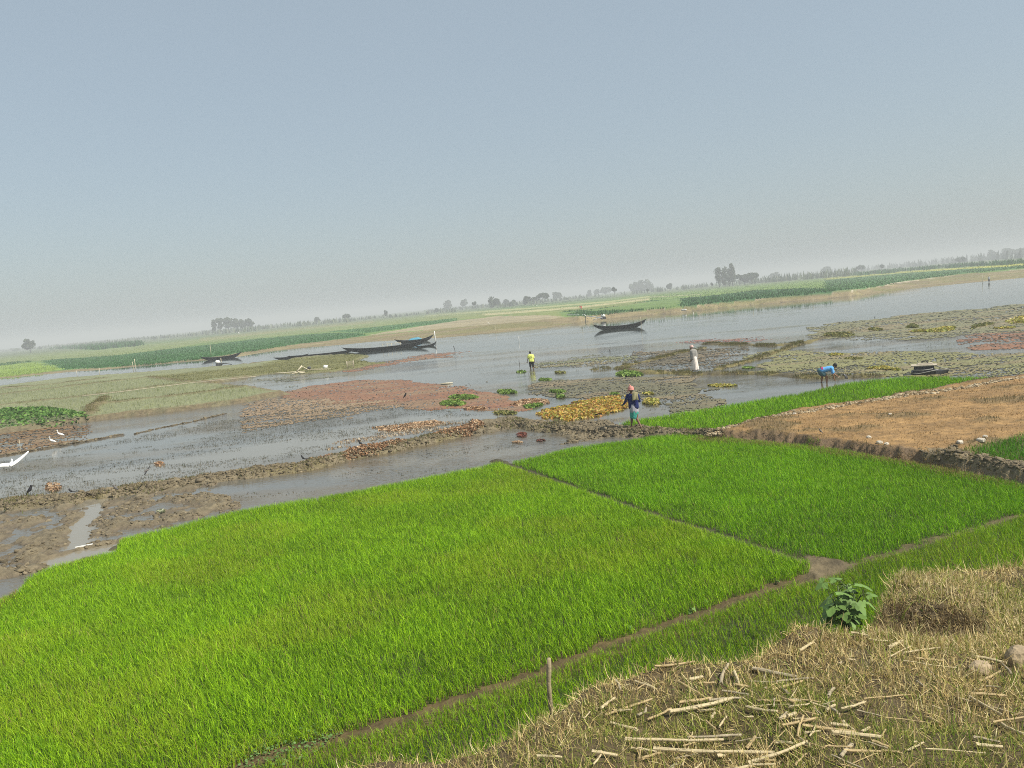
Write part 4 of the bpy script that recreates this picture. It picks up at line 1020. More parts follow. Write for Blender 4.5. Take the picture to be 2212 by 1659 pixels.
# banana and jute plantations in front of the horizon, clump by clump too many to count
def grove(outline, per_px, h, label, cols=None, z0=FZ, wpx=1.6, name="plantation"):
    crop_field(name, outline, per_px, h, cols or [(.11, .145, .065), (.085, .115, .055), (.16, .18, .10), (.06, .085, .04)], label, wpx=wpx, z0=z0, bend=.45, cat="plantation")
grove(C1((-60, 352), (0, 345), (700, 285), (1300, 235), (1830, 190), (2212, 165), (2212, 158), (1300, 226), (0, 332), (-60, 338)), 1.6, 4.0, "grey green plantation line along the left horizon")
grove(C2((0, 512), (300, 490), (800, 448), (1300, 404), (1300, 396), (800, 440), (0, 502)), 2.2, 4.5, "ragged grey green plantation below the hazy grove at left", wpx=1.9)
grove(C2((1300, 400), (1800, 352), (2212, 318), (2212, 312), (1300, 392)), 1.8, 3.0, "thin faint plantation line left of the round trees")
grove(C3((0, 545), (430, 508), (620, 498), (980, 462), (1620, 392), (1900, 372), (1900, 366), (980, 450), (400, 498), (0, 530)), 1.8, 4.0, "banana plantation around the round trees in the middle of the horizon", wpx=1.9)
grove(C3((1950, 362), (2212, 344), (2212, 338), (1950, 354)) + C4((10, 608), (300, 580), (650, 548), (650, 541), (300, 572), (10, 600)), 4.0, 5.0, "pale row of thin tree saplings left of the tall eucalyptus trees", wpx=1.5)
grove(C4((690, 540), (1200, 505), (1800, 458), (2212, 425), (2212, 418), (1800, 450), (1200, 495), (690, 530)) + C5((0, 428), (350, 405), (350, 396), (0, 420)), 3.0, 6.0, "long pale sapling belt right of the tall eucalyptus trees", wpx=1.6)
grove(C5((350, 378), (900, 330), (1500, 278), (2201, 225), (2300, 218), (2300, 205), (2201, 212), (1500, 265), (350, 366)), 1.6, 9.0, "faint tree belt along the right horizon", cols=[(.06, .08, .05), (.045, .06, .04)], wpx=2.4)

M_BARK = plain("bark", (.12, .09, .065), rough=.9, var=.3, scale=3)
def tube(path, rad, sides=7):
    """tapered tube verts/faces through points"""
    P = np.array(path, float); n = len(P)
    V = []; Fc = []
    for i in range(n):
        t = P[min(i + 1, n - 1)] - P[max(i - 1, 0)]; t = t / (np.linalg.norm(t) + 1e-9)
        a = np.cross(t, (0.13, 0.31, 0.94) if abs(t[2]) < .9 else (1, 0.1, 0)); a /= np.linalg.norm(a) + 1e-9; b = np.cross(t, a)
        for k in range(sides):
            th = 2 * math.pi * k / sides
            V.append(P[i] + (a * math.cos(th) + b * math.sin(th)) * rad[i])
    for i in range(n - 1):
        for k in range(sides):
            k2 = (k + 1) % sides
            Fc.append([i * sides + k, i * sides + k2, (i + 1) * sides + k2, (i + 1) * sides + k])
    Fc.append([k for k in range(sides)][::-1]); Fc.append([(n - 1) * sides + k for k in range(sides)])
    return V, Fc

class MB:
    def __init__(s): s.v = []; s.f = []
    def add(s, V, Fc):
        o = len(s.v); s.v += [tuple(p) for p in V]; s.f += [[i + o for i in q] for q in Fc]; return s
    def tube(s, path, rad, sides=7):
        if not hasattr(rad, '__len__'): rad = [rad] * len(path)
        return s.add(*tube(path, rad, sides))
    def box(s, c, d, rz=0.0, taper=1.0):
        x, y, z = c; a, b, h = d[0] / 2, d[1] / 2, d[2] / 2
        ca, sa = math.cos(rz), math.sin(rz); V = []
        for zz, tp in ((-h, 1), (h, taper)):
            for px, py in ((-a, -b), (a, -b), (a, b), (-a, b)):
                V.append((x + (px * ca - py * sa) * tp, y + (px * sa + py * ca) * tp, z + zz))
        return s.add(V, [[3, 2, 1, 0], [4, 5, 6, 7], [0, 1, 5, 4], [1, 2, 6, 5], [2, 3, 7, 6], [3, 0, 4, 7]])
    def ball(s, c, r, nu=10, nv=7, jit=0.0):
        if not hasattr(r, '__len__'): r = (r, r, r)
        V = [(c[0], c[1], c[2] + r[2])]; Fc = []
        for i in range(1, nv):
            ph = math.pi * i / nv
            for k in range(nu):
                th = 2 * math.pi * k / nu; q = 1 + jit * (random.random() - .5)
                V.append((c[0] + r[0] * q * math.sin(ph) * math.cos(th), c[1] + r[1] * q * math.sin(ph) * math.sin(th), c[2] + r[2] * q * math.cos(ph)))
        V.append((c[0], c[1], c[2] - r[2])); e = len(V) - 1
        for k in range(nu): Fc.append([0, 1 + k, 1 + (k + 1) % nu])
        for i in range(nv - 2):
            for k in range(nu):
                a = 1 + i * nu; Fc.append([a + k, a + nu + k, a + nu + (k + 1) % nu, a + (k + 1) % nu])
        a = 1 + (nv - 2) * nu
        for k in range(nu): Fc.append([a + (k + 1) % nu, a + k, e])
        return s.add(V, Fc)
    def obj(s, name, mat, parent=None, smooth=True, **t):
        return link(name, mesh_from(name, np.array(s.v), s.f, mat, smooth=smooth), parent, **t)

TREE_COL = [(.055, .08, .03), (.04, .062, .025), (.075, .10, .04)]
def tree(u, vbase, wpx, hpx, dist, label, shape="round", n=420, cols=TREE_COL):
    """a tree seen at photo point u, vbase (its foot), wpx wide and hpx tall, standing dist metres away"""
    x, y, z = at_dist(u, vbase, dist)
    z = float(zfun(u)) - .1; sc = math.hypot(x, y) / F
    top = at_dist(u, vbase - hpx, dist)[2]
    H = max(top - z, 2.5); Wd = wpx * sc
    r = empty("tree", (x, y, z), label, "tree", "trees on the horizon")
    tk = MB()
    lean = random.uniform(-.04, .04) * H
    if shape == "tall":
        Wd *= 1.3
        cz, chh, zlo = .58 * H, .42 * H, .16
    elif shape == "thin":
        cz, chh, zlo = .72 * H, .26 * H, .4
    elif shape == "umbrella":
        cz, chh, zlo = .66 * H, .34 * H, .3
    else:
        cz, chh, zlo = .58 * H, .42 * H, .2
    rt = max(.12, H * .018)
    tk.tube([(0, 0, -.2), (lean * .4, 0, H * .3), (lean, 0, cz + chh * .3)], [rt * 1.3, rt, rt * .45], 6)
    for k in range(6):
        a = random.uniform(0, 6.28); h0 = H * random.uniform(max(zlo - .05, .15), .5); L_ = Wd * random.uniform(.25, .42)
        tk.tube([(lean * .5, 0, h0), (lean * .5 + math.cos(a) * L_ * .6, math.sin(a) * L_ * .6, h0 + H * .14), (lean + math.cos(a) * L_, math.sin(a) * L_, min(h0 + H * .28, .92 * H))], [rt * .55, rt * .35, rt * .12], 5)
    tk.obj("trunk", M_BARK, r)
    nb = 6 if shape in ("thin",) else (14 if shape == "round" else 16)
    cl = []
    for k in range(nb):
        a = random.uniform(0, 6.28); q = math.sqrt(random.random())
        if shape == "tall":
            hz = random.uniform(.25, .97); q *= (.95 if hz < .7 else .45); rad = Wd * random.uniform(.16, .26); cl.append((math.cos(a) * q * Wd * .32, math.sin(a) * q * Wd * .32, hz * H - rad * .3, rad, rad * random.uniform(1.0, 1.7)))
        elif shape == "umbrella":
            rad = Wd * random.uniform(.13, .22); cl.append((math.cos(a) * q * Wd * .4, math.sin(a) * q * Wd * .4, H * (.93 - .22 * q * q * random.uniform(.6, 1.4)) - rad * .6, rad, rad * .75))
        else:
            hz = random.uniform(-.55, .75); ww = math.sqrt(max(.15, 1 - hz * hz)); rad = Wd * random.uniform(.15, .25); cl.append((math.cos(a) * q * ww * Wd * .33, math.sin(a) * q * ww * Wd * .33, cz + hz * chh * .85, rad, rad * .85))
    cl = np.array(cl); pick = rng.integers(0, nb, n)
    dirs = rng.normal(0, 1, (n, 3)); dirs /= np.linalg.norm(dirs, axis=1)[:, None]; rr2 = rng.uniform(.25, 1.0, n) ** .5
    px = cl[pick, 0] + dirs[:, 0] * rr2 * cl[pick, 3] + lean; py = cl[pick, 1] + dirs[:, 1] * rr2 * cl[pick, 3]; pz = np.clip(cl[pick, 2] + dirs[:, 2] * rr2 * cl[pick, 4], H * .1, H)
    c = mixcol(n, cols, [1] * len(cols), .2) * (.85 + .3 * rng.uniform(0, 1, nb)[pick])[:, None]
    me = leaves("crown", px, py, pz, rng.uniform(.7, 1.5, n) * max(1.3 * sc, Wd * .06), c, M_CROWN, tilt=.9, aspect=.75, link_it=False)
    link("crown", me, r)
    return r

def c1(x, y): return C1((x, y))[0]
def c2(x, y): return C2((x, y))[0]
def c3(x, y): return C3((x, y))[0]
def c4(x, y): return C4((x, y))[0]
def c5(x, y): return C5((x, y))[0]
TREES = [
    (c1(258, 298), 11, 8.0, 420, "small round tree standing alone at the far left horizon", "round"),
    (c1(1855, 160), 5, 11, 640, "narrow tree at the left end of the hazy grove", "tall"),
    (c1(1905, 155), 9, 14, 640, "tallest round topped tree of the hazy grove at left", "round"),
    (c1(1975, 150), 10, 13, 650, "second tree from the left of the tallest in the hazy grove", "round"),
    (c1(2040, 146), 9, 12, 655, "bushy middle tree of the hazy grove at left", "round"),
    (c1(2100, 142), 8, 11, 650, "lower tree right of the middle of the hazy grove", "round"),
    (c1(2160, 138), 9, 12, 640, "rounded tree at the right end of the hazy grove", "round"),
    (c2(1020, 418), 7, 6, 560, "low bushy tree poking over the ragged plantation at left", "round"),
    (c2(1272, 400), 8, 8, 520, "dark rounded tree at the right end of the ragged plantation", "umbrella"),
    (c2(1607, 358), 4.5, 6.5, 520, "small dark bushy tree alone on the thin plantation line", "round"),
    (c2(2050, 328), 4.5, 4.5, 560, "tiny dark shrub tree left of the banana plantation", "round"),
    (c2(2145, 322), 8, 11, 900, "very faint tall tree above the tiny shrub tree", "tall"),
    (c3(200, 500), 8, 8, 900, "faint hazy tree left of the banana plantation", "round"),
    (c3(335, 485), 8, 8, 880, "faint pair crowned tree behind the banana plantation at left", "round"),
    (c3(432, 506), 5, 7.5, 480, "small dark palm like tree in the banana plantation", "thin"),
    (c3(578, 492), 7, 10, 470, "dark loose tree left of the dense round tree", "tall"),
    (c3(628, 494), 9, 9.5, 470, "dense round tree beside the dark loose tree", "round"),
    (c3(705, 482), 7, 7, 560, "pale hazy tree just right of the dense round tree", "round"),
    (c3(765, 476), 6, 5, 540, "low tree in the gap of the banana plantation", "round"),
    (c3(872, 468), 5, 7.5, 460, "narrow tree left of the leafless forked tree", "tall"),
    (c3(905, 464), 5, 7, 460, "forked tree with open branches in the banana plantation", "thin"),
    (c3(938, 462), 5, 7, 460, "small umbrella tree touching the broad round tree", "umbrella"),
    (c3(1020, 456), 14, 10.5, 450, "broad spreading round tree in the middle of the horizon", "umbrella"),
    (c3(1140, 440), 11, 8.5, 820, "faint hazy tree right of the broad spreading tree", "round"),
    (c3(1420, 400), 5, 6, 1000, "very faint narrow tree left of the small lone tree", "tall"),
    (c3(1480, 396), 8, 6, 1000, "very faint low trees left of the small lone tree", "round"),
    (c3(1560, 388), 13, 8, 1000, "very faint wide tree just left of the small lone tree", "round"),
    (c3(1638, 380), 5.5, 7, 420, "small dark lone tree with a bare trunk", "thin"),
    (c3(1815, 366), 9, 10, 950, "faint tall tree at the left of the hazy far row", "tall"),
    (c3(1870, 360), 9, 11, 950, "faint tall tree in the middle of the hazy far row", "tall"),
    (c3(1935, 354), 10, 11.5, 950, "faint tall tree at the right of the hazy far row", "tall"),
    (c3(1925, 372), 2.5, 4, 430, "tiny sapling at the left end of the pale sapling row", "thin"),
    (c4(215, 575), 6.5, 6, 560, "round crown rising above the pale sapling row", "round"),
    (c4(685, 545), 2, 4, 420, "tiny dark sapling left of the tall eucalyptus trees", "thin"),
    (c4(768, 532), 8.5, 18.5, 430, "leaning eucalyptus at the left of the tall dark group", "tall"),
    (c4(838, 530), 7.5, 19.5, 430, "dense eucalyptus second in the tall dark group", "tall"),
    (c4(880, 528), 7, 19, 440, "eucalyptus in the middle of the tall dark group", "tall"),
    (c4(916, 526), 7, 21.5, 435, "tallest pointed eucalyptus of the dark group", "tall"),
    (c4(990, 520), 9, 11, 440, "low round tree right of the tallest eucalyptus", "umbrella"),
    (c4(1045, 515), 9, 10, 445, "round tree between the eucalyptus and the wide dome tree", "round"),
    (c4(1120, 508), 16, 11.5, 440, "wide dome shaped tree right of the eucalyptus group", "umbrella"),
    (c4(1390, 492), 10, 9.5, 900, "very faint tree behind the long sapling belt", "round"),
    (c4(1960, 440), 9, 10, 950, "very faint peaked tree behind the right part of the sapling belt", "tall"),
    (c5(400, 362), 8, 5.5, 560, "flat topped faint tree above the left end of the maize row", "umbrella"),
    (c5(630, 350), 3.5, 4.5, 620, "thin faint tree above the maize row", "thin"),
    (c5(1510, 275), 10, 5.5, 640, "dome shaped faint tree on the right horizon", "umbrella"),
    (c5(1850, 240), 7, 9, 900, "tall very faint tree near the right end of the horizon", "tall"),
    (c5(2010, 225), 12, 9, 900, "wide very faint tree near the right end of the horizon", "round"),
    (c5(2160, 210), 12, 8, 900, "very faint tree at the right edge of the horizon", "round"),
]
for (u, v), w_, h_, d_, lb, shp in TREES:
    tree(u, v, w_, h_, d_ * (1.35 if d_ < 600 else 1.1), lb, shp, n=1000 if w_ > 8.5 else 560)
# ------------------------------------------------------------------ clods and stones
ICO_V = np.array([(0, .526, .851), (0, -.526, .851), (0, .526, -.851), (0, -.526, -.851), (.526, .851, 0), (-.526, .851, 0), (.526, -.851, 0), (-.526, -.851, 0), (.851, 0, .526), (-.851, 0, .526), (.851, 0, -.526), (-.851, 0, -.526)])
ICO_F = np.array([(0, 9, 1), (0, 5, 9), (0, 4, 5), (0, 8, 4), (0, 1, 8), (1, 9, 7), (9, 5, 11), (5, 4, 2), (4, 8, 10), (8, 1, 6), (3, 11, 2), (3, 7, 11), (3, 6, 7), (3, 10, 6), (3, 2, 10), (2, 11, 5), (2, 4, 10), (6, 10, 8), (6, 1, 7), (7, 9, 11)])
def lumps(name, x, y, z, size, col, **t):
    n = len(x)
    V = ICO_V[None] * (size[:, None, None]) * rng.uniform(.6, 1.35, (n, 12, 1)) * np.stack([rng.uniform(.7, 1.3, n), rng.uniform(.7, 1.3, n), rng.uniform(.4, .8, n)], 1)[:, None, :]
    V = V + np.stack([x, y, z], 1)[:, None, :]
    Fc = (np.arange(n) * 12)[:, None, None] + ICO_F[None]
    return link(name, mesh_from(name, V.reshape(-1, 3), Fc.reshape(-1, 3), M_CLOD, smooth=False, cols=np.repeat(col, 12, 0)), **t)
M_CLOD = plain("clod", (1, 1, 1), rough=.85, var=.3, scale=18, bump=.01, attr=True, spec=.25)
MUDC_COL = [(.16, .13, .078), (.135, .108, .064), (.185, .15, .094), (.105, .084, .05)]
xs, ys = [], []
for poly, n_ in ((MUDL, 15000), (MUDC, 16000)):
    a_, b_ = sample_poly(poly, n_); k = fbm(a_ * 1.1, b_ * 1.1, 505, 3) > .47; xs.append(a_[k]); ys.append(b_[k])
for line, n_, sp in ((BUND, 14000, .36), (BUND2, 5000, .33), (EARTHB, 1500, .4), (THIN, 900, .14), (THIN2, 500, .1)):
    d = np.hypot(*(line[1:] - line[:-1]).T); seg = rng.choice(len(d), n_, p=d / d.sum()); t = rng.uniform(0, 1, n_)
    xs.append(line[seg, 0] * (1 - t) + line[seg + 1, 0] * t + rng.normal(0, sp, n_)); ys.append(line[seg, 1] * (1 - t) + line[seg + 1, 1] * t + rng.normal(0, sp, n_))
x = np.concatenate(xs); y = np.concatenate(ys); z = ground_hs(x, y)
k = (z > -.05) & in_view(x, y, 0, 10, 10) & (sdpoly(x, y, PAD1) < 0) & (sdpoly(x, y, PAD2) < 0) & (sdpoly(x, y, CHAN1) < .02) & (sdpoly(x, y, PAD4) < 0); x, y, z = x[k], y[k], z[k]; n = len(x)
lumps("mud_clods", x, y, z - .012, rng.gamma(2.2, .0125, n) + .012, mixcol(n, MUDC_COL, (4, 3, 2, 3), .2), kind="stuff", label="broken grey brown mud clods over the bund and mud flats", cat="mud")
rim = wpoly(C11((480, 455), (585, 412), (720, 386), (930, 352), (1130, 320), (1300, 292), (1480, 262), (1640, 242), (1900, 205), (2100, 168), (2212, 150)), .4)
d = np.hypot(*(rim[1:] - rim[:-1]).T); n = 1500; seg = rng.choice(len(d), n, p=d / d.sum()); t = rng.uniform(0, 1, n)
x = rim[seg, 0] * (1 - t) + rim[seg + 1, 0] * t + rng.normal(0, .12, n); y = rim[seg, 1] * (1 - t) + rim[seg + 1, 1] * t + rng.normal(0, .14, n)
lumps("earth_clods", x, y, np.maximum(ground_hs(x, y), .3) + .005, rng.gamma(2.2, .014, n) + .012, mixcol(n, [(.38, .31, .20), (.28, .21, .12), (.20, .145, .075)], (3, 3, 2)), kind="stuff", label="pale crumbly clods along the back rim of the dry field", cat="earth")

def stone(loc, sx, sy, sz, col, label, name="stone", group=None, seed=0):
    rs = random.Random(seed); mb = MB(); V = []; nu, nv = 12, 8
    mb.ball((0, 0, 0), (1, 1, 1), nu, nv)
    v = np.array(mb.v); q = 1 + .55 * (fbm(v[:, 0] * 1.3 + seed, v[:, 1] * 1.3 + v[:, 2] * 1.7, seed, 3) - .5) * 2 * .6
    v = np.clip(v * q[:, None], -.82, .88) * np.array([sx, sy, sz])
    o = link(name, mesh_from(name, v, mb.f, plain("stone_face", col, rough=.85, var=.25, scale=14, bump=.008, bscale=40), smooth=False), label=label, cat="stone", group=group, loc=loc)
    o.rotation_euler = (0, 0, rs.uniform(0, 6))
    return o
for i, ((cx_, cy_), w_, lb) in enumerate([((1352, 488), 5.5, "pale stone nearest the middle of the dry field"), ((1412, 512), 7, "flat pale stone in front of the clay edge of the dry field"), ((1450, 520), 5, "small pale stone right of the flat pale stone"),
        ((1855, 520), 6.5, "whitish stone at the corner of the dark green rice"), ((1972, 507), 8, "long pale stone at the rim of the dark green rice"), ((1998, 478), 5, "round pale stone above the long pale stone"), ((940, 352), 4, "tiny pale stone near the back rim of the dry field"),
        ((1470, 360), 3.5, "tiny pale stone far back in the dry field")]):
    u, v = C11((cx_, cy_))[0]; x, y = at(u, v, .42); s_ = w_ / ppm(u, v, .4) * .5
    stone((x, y, ground_h(x, y) + s_ * .25), s_, s_ * .8, s_ * .55, (.50, .45, .36), lb, seed=i + 3)
def bank_loc(u, v):
    p = bank_pt(u, v); z, o_ = bank_z(np.array([p[0]]), np.array([p[1]])); return p[0], p[1], float(z[0])
for i, (u, v, w_, h_, lb) in enumerate([(488, 728, 22, 9, "grey stone half buried at the left end of the grassy bank"), (520, 712, 30, 13, "larger grey stone on the bank crest by the short post"), (980, 671, 22, 11, "brown grey rock among stalks at the right of the bank"), (1019, 659, 26, 22, "big weathered stone cut by the right edge of the picture")]):
    x, y, z = bank_loc(u, v + 4); s_ = F / math.hypot(x, y)
    stone((x, y, z + .02), w_ / s_ * .55, w_ / s_ * .4, h_ / s_ * .7, (.36, .31, .23) if i < 2 else (.34, .26, .16), lb, seed=i + 40)

# ------------------------------------------------------------------ dry stalks strewn over the bank
M_ST = [plain("pale_stalk", (.47, .385, .225), rough=.6, var=.25, scale=20, bump=.002, spec=.3), plain("grey_stalk", (.33, .275, .18), rough=.7, var=.3, scale=20, bump=.002), plain("tan_stalk", (.40, .30, .15), rough=.65, var=.3, scale=20, bump=.002)]
def stalk(p0, p1, r, mat, label, rnd):
    p0 = np.array(p0); p1 = np.array(p1); c = (p0 + p1) / 2
    L_ = np.linalg.norm(p1 - p0); side = np.cross((p1 - p0) / L_, (0, 0, 1.0)); bow = rnd.uniform(-.04, .04) * L_
    pts = []; rad = []
    for k in range(7):
        t = k / 6; pts.append(p0 + (p1 - p0) * t + side * bow * math.sin(t * math.pi) - c + np.array([0, 0, rnd.uniform(-.002, .002)]))
        rad.append(r * (1.08 - .22 * t) * (1.18 if k in (2, 5) else 1.0) * rnd.uniform(.95, 1.05))
    mb = MB().tube(pts, rad, 8)
    if r > .012:      # hollow end
        pass
    v = np.array(mb.v); v[:8] += np.array([(rnd.uniform(-.3, .3) * r * 2, rnd.uniform(-.3, .3) * r * 2, 0) for _ in range(8)]) ; mb.v = [tuple(q) for q in v]
    return mb.obj("dry_stalk", mat, None, smooth=False, label=label, cat="stalk", group="dry stalks strewn on the bank", loc=tuple(c))
BIG = {0: "thick pale split stalk lying aslant across the middle of the bank", 15: "long straight stalk, upper of the two long ones at the bottom", 16: "longest thick stalk, lower of the two long ones at the bottom", 18: "thick pale stalk slanting up at the right end of the longest stalk",
       27: "thick grey stalk with a peeling end at the bottom right of the bank", 38: "slim straight stalk lying level near the right edge", 39: "long pale stalk pointing down right near the right edge", 46: "ragged brown bark strip in the middle of the bank", 6: "short bright broken stalk with a white split face"}
ST = [(720, 810, 985, 755, 20), (760, 770, 900, 750, 15), (625, 832, 725, 797, 12), (885, 765, 1020, 752, 12), (655, 640, 825, 610, 11), (645, 580, 648, 648, 11), (798, 674, 857, 660, 17), (840, 690, 912, 688, 11), (935, 692, 965, 607, 17), (990, 650, 1010, 692, 14),
      (430, 790, 490, 760, 14), (395, 680, 480, 690, 12), (490, 675, 510, 722, 11), (570, 680, 650, 706, 12), (750, 690, 870, 746, 13), (530, 922, 945, 912, 15), (650, 945, 1160, 970, 19), (600, 985, 680, 957, 13), (1050, 1006, 1300, 958, 17), (1055, 1016, 1165, 1022, 13),
      (868, 832, 912, 864, 10), (925, 858, 958, 824, 10), (1170, 760, 1248, 802, 10), (1188, 858, 1252, 842, 19), (1290, 708, 1310, 775, 10), (1378, 812, 1416, 788, 14), (1388, 748, 1412, 705, 16), (1400, 920, 1612, 946, 24), (1490, 978, 1440, 1030, 20), (1530, 922, 1560, 878, 14), (1260, 936, 1285, 862, 12),
      (1482, 480, 1562, 489, 11), (1558, 504, 1642, 514, 11), (1640, 542, 1700, 518, 17), (1265, 556, 1322, 518, 14), (1650, 582, 1742, 540, 7), (1700, 576, 1860, 548, 8), (1760, 595, 1872, 603, 10), (1990, 744, 2142, 756, 13), (1984, 760, 2122, 828, 12), (2112, 850, 2216, 908, 15), (2024, 682, 2112, 648, 10),
      (2032, 708, 2116, 716, 8), (1760, 690, 1792, 716, 10), (1800, 830, 1868, 862, 15), (2000, 920, 2112, 936, 11), (1070, 618, 1255, 655, 22), (1050, 550, 1066, 622, 8), (160, 1004, 265, 1012, 15), (395, 1028, 428, 988, 10), (800, 1020, 850, 985, 9), (1310, 940, 1335, 900, 9), (1450, 860, 1500, 900, 11), (1720, 985, 1790, 955, 10), (1555, 965, 1640, 990, 9), (1610, 990, 1700, 1010, 10)]
rs = random.Random(5)
def bank_at(u, v, up):
    x, y, z = bank_loc(u, v); return (x, y, z + up)
for i, (x0, y0, x1, y1, w_) in enumerate(ST):
    a, b = C12((x0, y0), (x1, y1)); pa, pb = bank_at(*a, .022 + rs.uniform(0, .02)), bank_at(*b, .022 + rs.uniform(0, .02))
    dd_ = math.hypot(*pa[:2]); r_ = w_ * .94756 / 4 / F * dd_ * .40
    stalk(pa, pb, r_, M_ST[0 if i in (0, 6, 15, 18, 31, 32, 33, 39) else rs.randrange(3)], BIG.get(i, "short broken dry stalk lying in the grass of the road bank"), rs)
for k in range(120):
    if rs.random() < .55: u, v = rs.gauss(760, 70), rs.gauss(735, 26)
    else: u, v = rs.uniform(560, 1020), rs.uniform(655, 775)
    p = bank_pt(u, v); z, ov = bank_z(np.array([p[0]]), np.array([p[1]]))
    if ov[0] > -.25 or v > 790: continue
    a_ = rs.gauss(-.1, .55) if rs.random() < .7 else rs.uniform(0, 3.14); L_ = rs.choice([.06, .09, .13, .2, .3]) * rs.uniform(.8, 1.2)
    pa = (p[0], p[1], float(z[0]) + .015 + rs.uniform(0, .03)); q = (p[0] + math.cos(a_) * L_, p[1] + math.sin(a_) * L_); z2 = float(bank_z(np.array([q[0]]), np.array([q[1]]))[0][0]) + .015 + rs.uniform(0, .03)
    stalk(pa, (q[0], q[1], z2), rs.choice([.003, .004, .005, .007, .009]), M_ST[rs.randrange(3)], "short broken dry stalk lying in the grass of the road bank", rs)

# short weathered post on the crest
x, y, z = bank_pt(549.5, 702); s_ = F / math.hypot(x, y, CAM_H - z)
hgt = 42 / s_
MB().tube([(0, 0, -.5), (.006, 0, hgt * .4), (.018, 0, hgt * .8), (.022, 0, hgt)], [.017, .016, .017, .015], 9).obj("post", plain("weathered_wood", (.33, .27, .16), rough=.85, var=.35, scale=25, bump=.003), None, label="short weathered wooden post sticking up at the bank crest", cat="post", loc=(x, y, z))

# ------------------------------------------------------------------ broad leaved plants on the crest
M_STEM = plain("green_stem", (.10, .14, .05), rough=.6)
def lobed_leaf(c, nrm_tilt, yaw, s, V, Fc):
    ca, sa = math.cos(yaw), math.sin(yaw); o = len(V)
    prof = [(-.08, -.45), (.02, .5 * .0), (0, 0)]
    ring = []
    for k in range(20):
        th = -2.75 + 5.5 * k / 19; rr_ = s * (.40 + .13 * math.cos(th * 3.3) + .05 * math.cos(th * 10)); ring.append((rr_ * math.cos(th), rr_ * math.sin(th)))
    tl, rl = nrm_tilt
    def put(px, py):
        zz = -.35 * (px * px + py * py) / s + px * math.sin(tl) + py * math.sin(rl) * .8; xx = px * math.cos(tl); yy = py * math.cos(rl)
        V.append((c[0] + xx * ca - yy * sa, c[1] + xx * sa + yy * ca, c[2] + zz))
    put(0, 0)
    for p in ring: put(*p)
    for k in range(19): Fc.append([o, o + 1 + k, o + 2 + k])
M_BROAD = plain("broad_leaf", (.125, .21, .05), rough=.6, var=.45, scale=5, spec=.2)
def broad_plant(loc, hgt, wid, nl, ls, label, seed):
    rn = random.Random(seed); r = empty("leafy_plant", loc, label, "plant", "broad leaved plants on the bank crest")
    st = MB(); V = []; Fc = []
    stems = max(2, nl // 8); tops = []
    for k in range(stems):
        a = rn.uniform(0, 6.28); q = rn.uniform(.2, 1) * wid * .3
        tp = (math.cos(a) * q, math.sin(a) * q, hgt * rn.uniform(.7, .95)); st.tube([(0, 0, -.08), (tp[0] * .4, tp[1] * .4, tp[2] * .5), tp], [.008, .006, .004], 6); tops.append(tp)
    for k in range(nl):
        tp = tops[k % stems]; t = rn.uniform(.25, 1); a = rn.uniform(0, 6.28); rad = wid * rn.uniform(.08, .24)
        b = (tp[0] * t, tp[1] * t, tp[2] * t); e = (b[0] + math.cos(a) * rad, b[1] + math.sin(a) * rad, b[2] + rad * .35)
        st.tube([b, ((b[0] + e[0]) / 2, (b[1] + e[1]) / 2, (b[2] + e[2]) / 2 + .02), e], .0028, 5)
        lobed_leaf(e, (rn.uniform(-.9, .1), rn.uniform(-.5, .5)), a, ls * rn.uniform(.6, 1.25), V, Fc)
    st.obj("stem", M_STEM, r)
    link("leaves", mesh_from("leaves", np.array(V), Fc, M_BROAD, smooth=False), r)
p = bank_pt(846, 626); x, y, z = p
MB().tube([(0, 0, -1.2), (0, 0, .05)], .02, 6)
broad_plant((x, y, z - .04), .38, .54, 56, .135, "large broad leaved green plant on the bank crest left of the dry hump", 3)
p = bank_pt(462, 742); broad_plant((p[0], p[1], float(bank_z(np.array([p[0]]), np.array([p[1]]))[0][0])), .10, .26, 9, .085, "low pale leafy plant beside the grey stones at the left of the bank", 4)
p = bank_pt(771, 637); broad_plant((p[0], p[1], float(bank_z(np.array([p[0]]), np.array([p[1]]))[0][0])), .10, .2, 7, .07, "tiny leafy sprout on the crest left of the large plant", 5)
for i, (cx_, cy_, nl, lb) in enumerate([(800, 352, 8, "round leaved weed beside the furrow, the largest of three"), (870, 325, 6, "round leaved weed beside the furrow, right of the largest"), (540, 432, 5, "small round leaved weed lowest along the furrow"), (1160, 245, 5, "small round leaved weed highest along the furrow")]):
    u, v = C12((cx_, cy_))[0]; x, y = at(u, v, .1); broad_plant((x, y, ground_h(x, y)), .10, .22, nl, .075, lb, 20 + i)
x, y = sample_poly(wpoly([(230, 770), (215, 752), (262, 738), (330, 722), (345, 735), (290, 775)], .05), 900); n = len(x)
leaves("clover", x, y, ground_hs(x, y) + rng.uniform(.02, .07, n), rng.uniform(.02, .045, n), mixcol(n, [(.16, .27, .08), (.11, .2, .05)], (1, 1)), M_BLADE, tilt=.3, aspect=.9, kind="stuff", label="low round leaved weeds at the near end of the furrow", cat="weeds")

